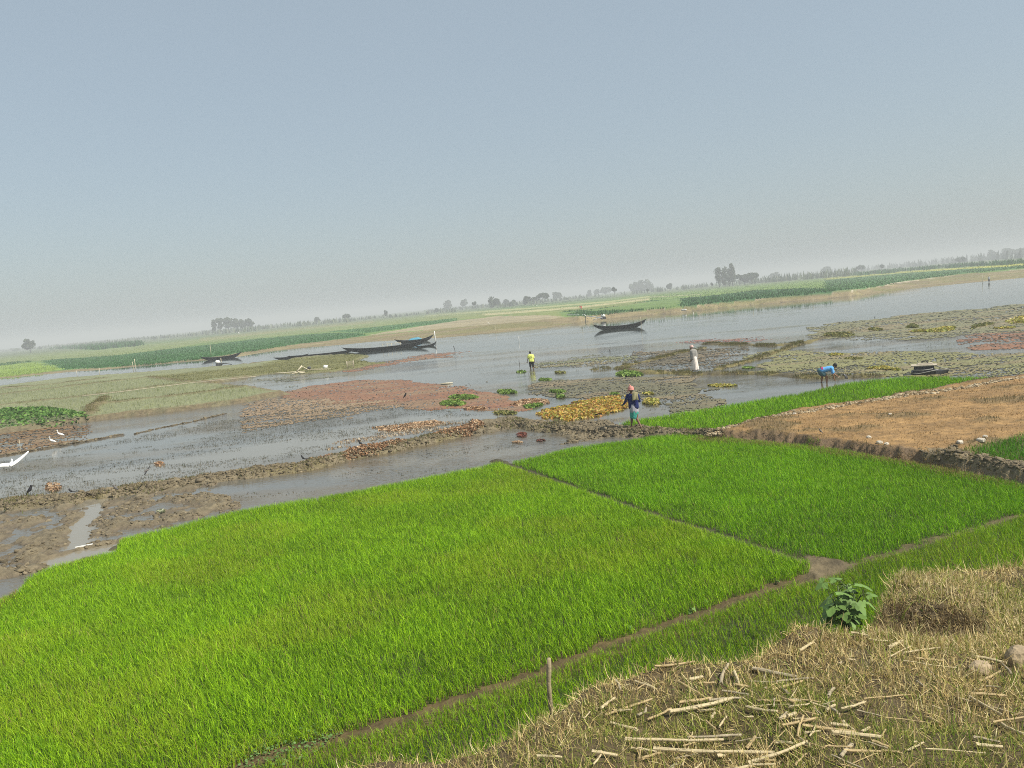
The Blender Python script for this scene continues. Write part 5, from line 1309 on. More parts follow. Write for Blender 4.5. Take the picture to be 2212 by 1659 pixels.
# ------------------------------------------------------------------ boats
M_TAR = plain("tarred_wood", (.028, .028, .030), rough=.55, var=.5, scale=5, bump=.004, spec=.4)
M_INNER = plain("boat_inside", (.07, .062, .05), rough=.8, var=.4, scale=6)
M_BAMBOO = plain("pale_bamboo", (.55, .49, .34), rough=.6, var=.2, scale=10)
M_WHITE = plain("white_plastic", (.72, .71, .66), rough=.55, var=.08, scale=8)
M_METAL = plain("dark_engine", (.045, .045, .045), rough=.5, var=.4, scale=20, spec=.5)
M_BLUE = plain("blue_sheet", (.07, .26, .36), rough=.5, var=.25, scale=5, bump=.02, bscale=6)
M_TAN = plain("pale_board", (.45, .39, .29), rough=.7, var=.2, scale=9)
def facing(x, y): return math.atan2(-x, y)             # local x runs to the right across the view, local y away
def boat(uL, uR, uc, vw, free, rl, rr, beam, label, yaw=0.0, benches=3):
    x, y = at(uc, vw, 0.0); s_ = F / math.hypot(x, y, CAM_H)
    Ln = abs(uR - uL) / math.cos(ROLL) / s_
    r = empty("boat", (x, y, 0), label, "boat", "dark wooden boats on the river", rz=facing(x, y) + yaw)
    N = 25; prof = 7; V = []; Fc = []
    def station(t, inset):
        a = abs(t); rise = rl if t < 0 else rr
        w = max(.012, beam / 2 * (1 - a ** 2.3)) - inset * (1 - a ** 4); zt = free + (rise - free) * a ** 2.6; zk = -.16 + (zt - .03 + .16) * a ** 3.2 + inset
        pts = []
        for k in range(prof):
            q = -1 + 2 * k / (prof - 1); aq = abs(q); yy = q * w if aq > .99 else math.copysign(w * (aq ** .75), q); zz = zk + (zt - zk) * aq ** 2.2
            pts.append((t * Ln / 2 * (1 - .1 * (1 - a)) if False else t * Ln / 2, yy, zz))
        return pts
    for inset in (0.0, .035):
        for i in range(N):
            V += station(-1 + 2 * i / (N - 1), inset)
    for sh, flip in ((0, False), (N * prof, True)):
        for i in range(N - 1):
            for k in range(prof - 1):
                q = [sh + i * prof + k, sh + (i + 1) * prof + k, sh + (i + 1) * prof + k + 1, sh + i * prof + k + 1]
                Fc.append(q[::-1] if flip else q)
    for i in range(N - 1):
        for k in (0, prof - 1):
            Fc.append([i * prof + k, (i + 1) * prof + k, N * prof + (i + 1) * prof + k, N * prof + i * prof + k])
    link("hull", mesh_from("hull", np.array(V), Fc, M_TAR), r)
    for k in range(benches):
        t = -.45 + .9 * k / max(1, benches - 1); zt = free + .4 * (rr - free) * abs(t) ** 2.6; w = beam * (1 - abs(t) ** 2.3)
        MB().box((t * Ln / 2, 0, zt - .06), (.22, w * .92, .03)).obj("thwart", M_INNER, r, smooth=False)
    for sgn in (-1, 1):
        dk = MB(); a0, a1 = .68, .96; rise = rl if sgn < 0 else rr
        f2 = lambda a: (max(.012, beam / 2 * (1 - a ** 2.3)) * .9, free + (rise - free) * a ** 2.6 - .015)
        vv = []
        for j in range(5):
            a = a0 + (a1 - a0) * j / 4; w, zz = f2(a); vv += [(sgn * a * Ln / 2, -w, zz), (sgn * a * Ln / 2, w, zz), (sgn * a * Ln / 2, w, zz - .03), (sgn * a * Ln / 2, -w, zz - .03)]
        ff = []
        for j in range(4):
            for k in range(4): ff.append([j * 4 + k, j * 4 + (k + 1) % 4, j * 4 + 4 + (k + 1) % 4, j * 4 + 4 + k])
        ff += [[3, 2, 1, 0], [16, 17, 18, 19]]
        dk.add(vv, ff).obj("end_deck", M_INNER, r, smooth=False)
    return r, s_, Ln
boat(594, 646.7, 620, 328.6, .46, .95, 1.12, 1.35, "single black boat riding alone on open river right of centre")
boat(203.1, 239.8, 221.5, 358.9, .42, .80, .95, 1.3, "black boat at the far left moored by a bamboo pole")
boat(275.4, 308.5, 291.5, 358.2, .24, .40, .42, .9, "small low dark boat lying lowest against the grassy shore", yaw=.05)
boat(289.0, 357.8, 323, 355.0, .25, .42, .50, 1.0, "long narrow low boat between the small low boat and the longest boat", yaw=-.04)
b4, s4, l4 = boat(343.6, 428.4, 386, 349.8, .48, 1.0, .98, 1.4, "longest black boat with a pale bamboo rail on it", benches=4)
boat(414.5, 436.3, 426, 346.6, .18, .25, .70, .8, "short dark pointed boat end beside the white pole", benches=2)
b6, s6, l6 = boat(395, 433.8, 414.5, 342.2, .42, .85, 1.05, 1.3, "dark boat under the far bank carrying a blue sheet")

def on_boat(b, lx, ly, lz):
    c_, s_ = math.cos(b.rotation_euler.z), math.sin(b.rotation_euler.z)
    return (b.location.x + lx * c_ - ly * s_, b.location.y + lx * s_ + ly * c_, b.location.z + lz)
# blue sheet heaped on the boat
x, y, z = on_boat(b6, .2, 0, .55); vv = []; ff = []
for i in range(17):
    for j in range(11):
        a, b = -1 + i / 8, -1 + j / 5; hh = .34 * (1 - a ** 4) * (1 - b ** 4) * (.65 + .6 * vnoise(np.array(a * 2.2), np.array(b * 2.2), 9)); vv.append((a * 1.25, b * .55, float(hh) - .14))
for i in range(16):
    for j in range(10): ff.append([i * 11 + j, i * 11 + 11 + j, i * 11 + 12 + j, i * 11 + j + 1])
o = link("plastic_sheet", mesh_from("plastic_sheet", np.array(vv), ff, M_BLUE), label="crumpled blue plastic sheet heaped on the dark boat", cat="sheet", loc=(x, y, z)); o.rotation_euler.z = b6.rotation_euler.z
sm = o.modifiers.new("thickness", 'SOLIDIFY'); sm.thickness = .012
# bamboo rail on the longest boat
x, y, z = on_boat(b4, .9, 0, .2); rl_ = empty("bamboo_rail", (x, y, z), "pale bamboo rail with five uprights standing on the longest boat", "rail", rz=b4.rotation_euler.z)
for k in range(5): MB().tube([(-1.3 + .65 * k, 0, 0), (-1.3 + .65 * k, 0, .72 + .03 * (k % 2))], .028, 7).obj("upright", M_BAMBOO, rl_)
MB().tube([(-1.45, 0, .66), (0, 0, .69), (1.45, 0, .68)], .022, 7).obj("crossbar", M_BAMBOO, rl_)

# ------------------------------------------------------------------ stakes and poles
def stake(u, v, hpx, r, mat, label, z0=0.0, lean=0.0, cat="stake", group="stakes standing in the water"):
    x, y = at(u, v, z0); s_ = ppm(u, v, z0); h_ = hpx / s_
    lx = lean * h_
    MB().tube([(0, 0, -.35), (lx * .5, 0, h_ * .5), (lx, 0, h_)], [r, r * .95, r * .75], 7).obj("stake", mat, None, label=label, cat=cat, group=group, loc=(x, y, z0)).rotation_euler.z = facing(x, y)
M_DKST = plain("dark_stick", (.06, .055, .05), rough=.8, var=.3)
u, v = C2((2036, 582))[0]; stake(u, v + 1.2, 12.5, .085, M_WHITE, "thick white pole standing by the short dark boat end", cat="pole")
u, v = C1((1826, 378))[0]; stake(u, v + .6, 11.5, .04, M_BAMBOO, "tall thin bamboo pole behind the black boat at far left", cat="pole", lean=.02)
u, v = C1((1157, 520))[0]; stake(u, v, 10, .04, M_BAMBOO, "left of two bamboo poles in the narrow left end of the river", cat="pole")
u, v = C1((1176, 520))[0]; stake(u, v, 12.5, .045, M_BAMBOO, "right taller one of two bamboo poles in the narrow left river", cat="pole", lean=.02)
u, v = C1((858, 545))[0]; stake(u, v, 6.5, .04, M_BAMBOO, "short bamboo stake in the river left of the two bamboo poles", lean=.12)
u, v = C1((668, 548))[0]; stake(u, v, 5, .035, M_BAMBOO, "shortest stake at the far left end of the river", lean=-.05)
u, v = C3((812, 800))[0]; stake(u, v, 6, .04, M_WHITE, "short pale stake in open water above the wading man", lean=.05)
u, v = C3((1360, 670))[0]; stake(u, v, 7.5, .035, M_BAMBOO, "thin bamboo pole in the river left of the single black boat", cat="pole")
u, v = C3((1871, 690))[0]; stake(u, v, 13, .03, M_BAMBOO, "thin mooring pole in front of the single black boat", cat="pole")
u, v = C4((1142, 795))[0]; stake(u, v, 6.5, .045, M_BAMBOO, "pale stake at the far water edge above the man in white", lean=0)
u, v = C4((480, 862))[0]; stake(u, v, 3, .05, M_WHITE, "short white stake near the far bank right of the black boat")
u, v = C4((1807, 740))[0]; stake(u, v, 5.5, .03, M_BAMBOO, "faint thin stake in the river above the digger")
u, v = C3((265, 876))[0]; stake(u, v, 6, .03, M_DKST, "thin dark leaning stick near the red fern band", lean=-.35)
u, v = C3((815, 985))[0]; stake(u, v, 4.5, .025, M_DKST, "thin dark stick left of the wading man")
u, v = C3((1598, 880))[0]; stake(u, v, 2.6, .04, M_DKST, "short dark stub in the river below the single black boat")
u, v = C4((1935, 1032))[0]; stake(u, v, 2.4, .04, M_DKST, "short dark stub at the far edge of the wetland right")
u, v = C5((552, 902))[0]; stake(u, v, 2.4, .04, M_DKST, "small dark stub on the edge of the open river at right")
u, v = C10((348, 440))[0]; stake(u, v, 10.5, .012, M_BAMBOO, "thin upright reed by the bund near the flying egret", cat="reed")
u, v = C3((610, 712))[0]; stake(u, v, 7, .03, M_BAMBOO, "faint stake against the far bank left of centre")
u, v = C5((1742, 505))[0]; stake(u, v, 7, .04, M_BAMBOO, "pale stake beside the far person at the right bank")
u, v = C2((2205, 655))[0]; stake(u, v, 5, .03, M_DKST, "dark stick in the water right of the moored boats", lean=-.2)

# ------------------------------------------------------------------ pumps, hoses and gear
def pump(u, v, z0, sc, label, flip=1):
    x, y = at(u, v, z0); z0 = max(z0, ground_h(x, y)); r = empty("irrigation_pump", (x, y, z0), label, "pump", "irrigation pumps by the river", rz=facing(x, y))
    MB().box((0, 0, .22 * sc), (.7 * sc, .4 * sc, .3 * sc)).tube([(-.4 * sc, 0, .06 * sc), (.4 * sc, 0, .06 * sc)], .05 * sc).ball((.42 * sc * flip, 0, .25 * sc), (.12 * sc, .2 * sc, .2 * sc)).obj("engine", M_METAL, r, smooth=False)
    MB().ball((-.08 * sc, 0, .55 * sc), (.36 * sc, .28 * sc, .28 * sc), 12, 8, .08).obj("cover", M_WHITE, r)
    MB().tube([(.4 * sc * flip, 0, .25 * sc), (.9 * sc * flip, 0, .28 * sc), (1.7 * sc * flip, -.1, .02)], .06 * sc).obj("pipe", M_METAL if flip > 0 else M_WHITE, r)
    return r
u, v = C1((1890, 462))[0]; pump(u, v, .1, 1.05, "small pump with a white cover on the near shore below the left boat")
u, v = C1((1916, 458))[0]; stake(u, v, 7, .05, M_BAMBOO, "tan post beside the pump with the white cover", z0=.1, cat="post")
u, v = C3((1545, 598))[0]; pump(u, v, .25, 1.25, "pump with a white sack and hose at the foot of the far bank", flip=-1)
def hose(pts, z, r, mat, label, name="hose"):
    p = [at(u, v, z) for u, v in pts]; c = p[0]
    path = []
    for (x0, y0), (x1, y1) in zip(p[:-1], p[1:]):
        for k in range(6):
            t = k / 6; xx, yy = x0 + (x1 - x0) * t, y0 + (y1 - y0) * t; path.append((xx, yy))
    path.append(p[-1]); xs_ = np.array([q[0] for q in path]); ys_ = np.array([q[1] for q in path]); zs_ = np.maximum(ground_hs(xs_, ys_), z - .15) + r
    zs_ = np.maximum(zs_, z)
    MB().tube([(a - c[0], b - c[1], h_) for a, b, h_ in zip(xs_, ys_, zs_)], r, 6).obj(name, mat, None, label=label, cat="hose", loc=(c[0], c[1], 0))
hose(C3((1225, 570), (1300, 572), (1380, 571), (1450, 575), (1530, 588)), 1.0, .09, M_WHITE, "white hose running along the far bank to the pump")
hose(C1((700, 722), (1000, 690), (1300, 652), (1650, 608), (2212, 552)), .42, .028, M_TAN, "pale hose lying on a terrace bund")
hose(C1((-20, 657), (120, 648), (260, 640)), .42, .03, M_TAN, "short pale hose at the left edge of the terraces")
hose(C5((718, 512), (880, 492), (1040, 476)), 1.2, .10, M_TAN, "pale hose on top of the far bank at right")
hose(C4((350, 803), (400, 800)), .55, .14, M_WHITE, "short white pipe lying on the slope of the far bank", name="pipe")
u, v = C9((1065, 755))[0]; x, y = at(u, v, .02); MB().box((0, 0, 0), (.42, .05, .03)).obj("stick", M_WHITE, None, smooth=False, label="white peeled stick at the end of the mud channel", cat="stick", loc=(x, y, .06)).rotation_euler.z = .45
u, v = C3((187, 1157))[0]; x, y = at(u, v, .02); MB().tube([(-.45, 0, 0), (0, .02, .01), (.45, 0, 0)], [.05, .06, .04], 7).obj("log", M_BAMBOO, None, label="pale log floating on the red water fern", cat="log", loc=(x, y, .05))
# propped bamboo poles
u, v = C2((880, 838))[0]; x, y = at(u, v, .15); r = empty("propped_poles", (x, y, ground_h(x, y)), "pale bamboo poles propped together on the marsh beside the terraces", "bamboo poles", rz=facing(x, y)); q = ppm(u, v, .15)
def loc2(cx_, cy_, dy=0.0):
    a, b = C2((cx_, cy_))[0]; du, dv = a - u, v - b
    return ((du * math.cos(ROLL) + dv * math.sin(ROLL)) / q, dy, max(.03, (-du * math.sin(ROLL) + dv * math.cos(ROLL)) / q))
for a, b, rad in ((loc2(665, 838, -.2), loc2(905, 826, .1), .055), (loc2(900, 812, .1), loc2(1135, 828, -.2), .065), (loc2(840, 828, 0), loc2(882, 780, .2), .09), (loc2(880, 786, .2), loc2(935, 815, -.1), .05), (loc2(800, 852, -.5), loc2(850, 832, -.1), .05), (loc2(860, 848, -.6), loc2(905, 838, -.3), .07)):
    MB().tube([a, tuple((np.array(a) + np.array(b)) / 2), b], [rad, rad * .9, rad * .75], 7).obj("pole", M_BAMBOO, r)
MB().ball(loc2(938, 800, .1), (.22, .18, .16), 9, 6, .3).obj("engine", M_METAL, r, smooth=False)
u, v = C2((1085, 812))[0]; x, y = at(u, v, .15); MB().ball((0, 0, .22), (.26, .2, .22), 12, 8, .12).ball((.2, 0, .32), (.1, .1, .08), 8, 6).obj("sack", M_WHITE, None, label="white sack on the marsh right of the bamboo poles", cat="sack", loc=(x, y, ground_h(x, y)))
u, v = C2((1302, 806))[0]; x, y = at(u, v, .1); r = empty("fish_trap", (x, y, ground_h(x, y)), "pale netted fish trap standing on the marsh by the red fern", "fish trap", rz=facing(x, y))
fr = MB()
for px, py in ((-.35, -.2), (.35, -.2), (.3, .3), (-.3, .3)): fr.tube([(px, py, -.1), (px * 1.05, py, .72)], .022, 6)
fr.obj("frame", M_TAN, r)
nt_ = MB()
for k in range(7): nt_.tube([(-.35, -.2, .08 + .1 * k), (.35, -.2, .08 + .1 * k)], .007, 4).tube([(.35, -.2, .08 + .1 * k), (.3, .3, .08 + .1 * k)], .007, 4)
for k in range(8): nt_.tube([(-.35 + .1 * k, -.2, 0), (-.35 + .1 * k, -.2, .7)], .007, 4)
nt_.obj("net", M_TAN, r)
for (cx_, cy_), sz, lb in (((1862, 182), .5, "small white sack left one on the far meadow"), ((2064, 184), .75, "larger white sack right one on the far meadow below the grove")):
    u, v = C1((cx_, cy_))[0]; x, y = at(u, v, float(zfun(u))); MB().ball((0, 0, sz * .6), (sz * .55, sz * .45, sz * .8), 9, 7, .15).obj("sack", M_WHITE, None, label=lb, cat="sack", loc=(x, y, float(zfun(u))))

# dark boat shaped pump sledge beside the far green strip
u, v = 926.0, 374.2; x, y = at(u, v, .0); r = empty("pump_raft", (x, y, 0), "low dark raft with a pale board on top beside the green rice strip", "raft", rz=facing(x, y)); q = ppm(u, v)
vv = [(-.62, -.35, -.05), (.45, -.35, -.05), (.95, 0, .0), (.45, .45, -.05), (-.62, .45, -.05), (-.66, -.38, .16), (.42, -.38, .20), (1.02, 0, .18), (.42, .48, .20), (-.66, .48, .16)]
MB().add(vv, [[4, 3, 2, 1, 0], [5, 6, 7, 8, 9]] + [[k, (k + 1) % 5, (k + 1) % 5 + 5, k + 5] for k in range(5)]).obj("hull", M_TAR, r, smooth=False)
MB().box((-.08, .1, .30), (.95, .6, .24), taper=.94).obj("engine_box", M_TAR, r, smooth=False)
MB().box((-.08, .08, .455), (1.14, .62, .05)).box((-.03, .2, .515), (.74, .34, .07), taper=.86).obj("top_board", M_TAN, r, smooth=False)
MB().tube([(-.62, -.3, .26), (-.1, -.36, .25), (.32, -.33, .30)], .022, 6).tube([(-.66, -.34, .12), (-.3, -.42, .09), (.2, -.4, .19), (.55, -.3, .26)], .022, 6).tube([(.4, -.1, .44), (.75, -.02, .28), (1.05, 0, .2)], .024, 6).obj("rail", plain("grey_rail", (.30, .29, .26), rough=.6), r)
MB().tube([(-.2, .3, .5), (-.14, .3, .62), (.02, .28, .66), (.1, .2, .55)], .03, 6).obj("handle", M_DKST, r)

# ------------------------------------------------------------------ people
M_SKIN = plain("brown_skin", (.16, .085, .05), rough=.55, var=.12, scale=12, spec=.35)
M_SKIN2 = plain("light_brown_skin", (.30, .155, .085), rough=.55, var=.12, scale=12, spec=.35)
M_HAIR = plain("black_hair", (.012, .011, .010), rough=.6, var=.3, scale=40)
def cloth(name, col, stripe=None, scale=30):
    return plain(name, col, rough=.85, var=.14, scale=scale, bump=.012, bscale=9, spec=.1)
def remesh(o, vox, sm=3):
    md = o.modifiers.new("join", 'REMESH'); md.mode = 'VOXEL'; md.voxel_size = vox; md.use_smooth_shade = True
    s2_ = o.modifiers.new("soft", 'SMOOTH'); s2_.iterations = sm; s2_.factor = .5
    return o
A = np.array
def limb(mb, pts, rad, sides=10):
    """smoothly sampled limb through joints"""
    P = [A(p, float) for p in pts]; out = []; ro = []
    for i in range(len(P) - 1):
        for k in range(4):
            t = k / 4; out.append(P[i] * (1 - t) + P[i + 1] * t); ro.append(rad[i] * (1 - t) + rad[i + 1] * t)
    out.append(P[-1]); ro.append(rad[-1]); mb.tube(out, ro, sides)
    for p, r_ in zip(P, rad): mb.ball(p, r_ * 1.0, 10, 7)
def hand(mb, w, d, curl, side):
    """palm, four unequal bent fingers and a side thumb; w wrist, d pointing direction, curl the way the fingers bend"""
    d = A(d, float); d /= np.linalg.norm(d); c = A(curl, float); c -= d * c.dot(d); c /= np.linalg.norm(c) + 1e-9; b = np.cross(d, c) * side; w = A(w, float)
    pc = w + d * .045
    limb(mb, [w - d * .01 + b * 0, pc - b * .018, pc + d * .03 - b * .02], [.024, .021, .016], 8); limb(mb, [w, pc + b * .018, pc + d * .03 + b * .02], [.024, .021, .016], 8)
    for k, (o_, L_) in enumerate(((-.030, .062), (-.010, .072), (.010, .068), (.029, .053))):
        k0 = pc + d * .035 + b * o_; k1 = k0 + d * L_ * .5 + c * .008 + b * o_ * .15; k2 = k1 + d * L_ * .28 + c * L_ * .26; k3 = k2 + d * L_ * .08 + c * L_ * .24
        limb(mb, [k0, k1, k2, k3], [.0095, .009, .0085, .007], 7)
    t0 = w + d * .03 - b * .03; t1 = t0 - b * .024 + d * .022 + c * .01; t2 = t1 + d * .028 - b * .004 + c * .014
    limb(mb, [t0, t1, t2], [.012, .0105, .008], 7)
def foot(mb, an, toe):
    an = A(an, float); toe = A(toe, float); v_ = toe - an; v_ /= np.linalg.norm(v_) + 1e-9
    limb(mb, [an - v_ * .05 + A((0, 0, -.045)), an + A((0, 0, -.03)), an * .4 + toe * .6 + A((0, 0, .008)), toe], [.030, .036, .034, .022], 9)
def head(mb, c, face, up=(0, 0, 1), hr=.105):
    c = A(c, float); f_ = A(face, float); f_ /= np.linalg.norm(f_); u_ = A(up, float); u_ -= f_ * u_.dot(f_); u_ /= np.linalg.norm(u_); s_ = np.cross(f_, u_)
    def ell_(o_, r3):
        m_ = MB(); m_.ball((0, 0, 0), 1.0, 12, 9); v_ = A(m_.v); mb.add([c + o_ + s_ * p[0] * r3[0] + f_ * p[1] * r3[1] + u_ * p[2] * r3[2] for p in v_], m_.f)
    ell_(A((0, 0, 0)) + u_ * .02, (.074, .094, .10)); ell_(f_ * .035 - u_ * .055, (.05, .055, .06))
    ell_(f_ * .098 - u_ * .015, (.013, .017, .022)); ell_(f_ * .088 + u_ * .018, (.045, .012, .010)); ell_(f_ * .09 - u_ * .055, (.024, .011, .008)); ell_(f_ * .078 - u_ * .09, (.025, .02, .018))
    for q in (-1, 1): ell_(s_ * q * .075 - f_ * .008 - u_ * .005, (.010, .020, .030))
    return f_, u_, s_, c
def body(J, root, skin, vox=.0085):
    mb = MB()
    f_, u_, s_, c = head(mb, J['head'], J['face'], J.get('up', (0, 0, 1)))
    sh = (A(J['shL']) + A(J['shR'])) / 2; ax = A(J['shR'], float) - A(J['shL'], float); ax /= np.linalg.norm(ax); pel = A(J['pelvis'], float); nk = A(J['neck'], float); mid = sh * .45 + pel * .55
    limb(mb, [c - u_ * .05 - f_ * .01, nk, nk * .5 + sh * .5], [.056, .056, .075])
    for q in (-1, 1):
        limb(mb, [sh + ax * q * .075, sh * .7 + pel * .3 + ax * q * .075, mid + ax * q * .06, pel + ax * q * .07], [.085, .10, .088, .10], 12)
        limb(mb, [nk * .6 + sh * .4, sh + ax * q * .12, J['shR'] if q > 0 else J['shL']], [.06, .06, .052])
    for S in 'LR':
        limb(mb, [J['sh' + S], J['el' + S], J['wr' + S]], [.050, .038, .026])
        limb(mb, [A(J['sh' + S]) * .6 + A(J['el' + S]) * .4, A(J['el' + S])], [.046, .036])
        d_ = A(J['hd' + S], float) - A(J['wr' + S], float); hand(mb, J['wr' + S], d_, J.get('curl' + S, (0, 1, .2)), 1 if S == 'R' else -1)
        hip = J['hip' + S]; kn = J['kn' + S]; an = J['an' + S]; k2 = A(kn) * .7 + A(an) * .3
        limb(mb, [hip, A(hip) * .5 + A(kn) * .5, kn], [.086, .074, .055], 12); limb(mb, [kn, k2, A(kn) * .25 + A(an) * .75, an], [.054, .053, .040, .034], 10)
        foot(mb, an, J['toe' + S])
    o = link("body", mesh_from("body", A(mb.v), mb.f, skin), root); remesh(o, vox, 2)
    return f_, u_, s_, c
def shirt(J, root, mat, sleeve, hem_drop=.0, name="shirt", widen=.022):
    mb = MB(); sh = (A(J['shL'], float) + A(J['shR'])) / 2; ax = A(J['shR'], float) - A(J['shL'], float); ax /= np.linalg.norm(ax); pel = A(J['pelvis'], float); nk = A(J['neck'], float); mid = sh * .45 + pel * .55; dn = pel - sh; dn /= np.linalg.norm(dn)
    for q in (-1, 0, 1):
        limb(mb, [sh + ax * q * .085, sh * .7 + pel * .3 + ax * q * .085, mid + ax * q * .078, pel + ax * q * .08 + dn * hem_drop], [.085 + widen, .10 + widen, .098 + widen, .105 + widen], 14)
        if q: limb(mb, [nk * .55 + sh * .45, sh + ax * q * .12, J['shR'] if q > 0 else J['shL']], [.066, .062 + widen * .6, .056 + widen * .5])
    for S in 'LR':
        s0, e0, w0 = A(J['sh' + S], float), A(J['el' + S], float), A(J['wr' + S], float)
        if sleeve >= 1: limb(mb, [s0, e0, e0 + (w0 - e0) * .88], [.056 + widen * .6, .048 + widen * .4, .036 + widen * .2])
        else: limb(mb, [s0, s0 + (e0 - s0) * sleeve], [.060 + widen * .6, .062 + widen * .6])
    o = link(name, mesh_from(name, A(mb.v), mb.f, mat), root); remesh(o, .012, 4); return o
def skirt(rings_, root, mat, name="lungi", pleats=9, amp=.07, seed=1, th=.012):
    """rings_: (centre, rx, ry) from waist to hem"""
    nseg = 56; V = []; Fc = []; m_ = len(rings_)
    fine = []
    for i in range(m_ - 1):
        for k in range(4):
            t = k / 4; fine.append(tuple(A(rings_[i][0]) * (1 - t) + A(rings_[i + 1][0]) * t) + (rings_[i][1] * (1 - t) + rings_[i + 1][1] * t, rings_[i][2] * (1 - t) + rings_[i + 1][2] * t, (i + t) / (m_ - 1)))
    fine.append(tuple(rings_[-1][0]) + (rings_[-1][1], rings_[-1][2], 1.0))
    for (cx_, cy_, cz_, rx, ry, t) in fine:
        for k in range(nseg):
            th_ = 2 * math.pi * k / nseg; w = 1 + amp * (.25 + t) * (.6 * math.sin(pleats * th_ + seed + 2 * t) + .4 * math.sin((pleats * 2 + 1) * th_ + 2.1 * seed)); V.append((cx_ + rx * w * math.cos(th_), cy_ + ry * w * math.sin(th_), cz_ + .012 * math.sin(3 * th_ + seed) * t))
    for i in range(len(fine) - 1):
        for k in range(nseg): k2 = (k + 1) % nseg; Fc.append([(i + 1) * nseg + k, (i + 1) * nseg + k2, i * nseg + k2, i * nseg + k])
    o = link(name, mesh_from(name, A(V), Fc, mat), root); s_ = o.modifiers.new("thickness", 'SOLIDIFY'); s_.thickness = th; s_.offset = -1
    return o
def hair(root, f_, u_, s_, c, big=1.0, mat=None):
    mb = MB(); m_ = MB(); m_.ball((0, 0, 0), 1.0, 16, 11, .05); V = []
    for p in A(m_.v): V.append(c + u_ * .04 - f_ * .014 + s_ * p[0] * .084 * big + f_ * p[1] * .102 * big + u_ * p[2] * .098 * big)
    mb.add(V, m_.f); link("hair", mesh_from("hair", A(mb.v), mb.f, mat or M_HAIR), root)
def turban(root, f_, u_, s_, c, mat, tail=None, name="turban"):
    mb = MB(); rn = random.Random(3)
    for k in range(7):
        a0 = k * .9; path = []
        for j in range(17):
            a = a0 + 2 * math.pi * j / 16; path.append(c + u_ * (.03 + .015 * k + .018 * math.sin(a * 1 + k * 1.7)) + s_ * math.cos(a) * (.104 - .006 * k) + f_ * (math.sin(a) * (.118 - .006 * k)) - f_ * .01)
        mb.tube(path, .025, 7)
    m_ = MB(); m_.ball((0, 0, 0), 1.0, 12, 8); mb.add([c + u_ * .075 - f_ * .01 + s_ * p[0] * .085 + f_ * p[1] * .10 + u_ * p[2] * .075 for p in A(m_.v)], m_.f)
    if tail is not None:
        for tl in tail: limb(mb, tl, [.024, .022, .014], 8)
    o = link(name, mesh_from(name, A(mb.v), mb.f, mat), root); remesh(o, .010, 2)
def person(u, v, z0, label, sink=0.0):
    x, y = at(u, v, z0); r = empty("person", (x, y, z0 - sink), label, "person", rz=facing(x, y)); return r

# 1: the man walking along the bund
px, py = at(635.4, 428.6, .22); gz_ = ground_h(px, py) - .01
pr = person(635.4, 428.6, gz_, "man in dark blue jumper, turquoise lungi and pink turban walking on the mud bund")
J = dict(head=(-.06, .02, 1.52), face=(-.35, .9, -.08), neck=(-.055, .01, 1.40), shL=(-.20, .05, 1.315), elL=(-.295, .05, 1.09), wrL=(-.40, .12, .96), hdL=(-.44, .17, .93), shR=(.185, -.03, 1.29), elR=(.235, .02, 1.07), wrR=(.15, .20, 1.16), hdR=(.10, .24, 1.2),
         pelvis=(-.005, .0, .86), hipL=(-.085, .01, .82), hipR=(.085, -.01, .82), knL=(-.10, .10, .44), anL=(-.15, .10, .085), toeL=(-.21, .26, .025), knR=(.075, -.04, .43), anR=(.215, -.20, .10), toeR=(.19, -.06, .022), curlL=(.5, .6, 0), curlR=(-.3, -.6, .4))
fr_ = body(J, pr, M_SKIN); shirt(J, pr, cloth("navy_knit", (.018, .026, .11)), 1, .0)
skirt([((-.005, 0, .97), .155, .12), ((-.0, 0, .86), .172, .14), ((.0, .0, .72), .172, .15), ((-.0, .01, .64), .168, .15)], pr, plain("checked_cloth", (.40, .38, .42), rough=.85, var=.35, scale=45, bump=.008), name="waist_wrap", pleats=7, amp=.05)
skirt([((.0, .0, .80), .165, .138), ((-.0, .01, .62), .168, .155), ((-.02, .02, .47), .155, .165), ((-.03, .02, .415), .135, .16)], pr, cloth("turquoise_cloth", (.055, .33, .26)), pleats=8, amp=.08, seed=2)
turban(pr, *fr_, cloth("pink_cloth", (.62, .26, .22)), tail=[[fr_[3] + A((-.05, -.06, .02)), fr_[3] + A((-.13, -.05, -.03)), fr_[3] + A((-.16, -.04, -.07))], [fr_[3] + A((.02, 0, .12)), fr_[3] + A((-.02, 0, .19)), fr_[3] + A((-.05, 0, .21))]])
vv = []; ff = []
for i in range(9):
    for j in range(12):
        a = i / 8; b = j / 11; wv = .012 * math.sin(a * 9 + b * 3); vv.append((-.035 + .235 * a - .03 * (1 - b) * (a - .5), -.165 + .05 * (1 - b) ** 2 + wv, 1.435 - .31 * b + .03 * math.sin(a * 3.1)))
for i in range(8):
    for j in range(11): ff.append([i * 12 + j, i * 12 + 12 + j, i * 12 + 13 + j, i * 12 + j + 1])
o = link("shoulder_cloth", mesh_from("shoulder_cloth", A(vv), ff, cloth("olive_cloth", (.34, .30, .17))), pr); s_ = o.modifiers.new("thickness", 'SOLIDIFY'); s_.thickness = .018

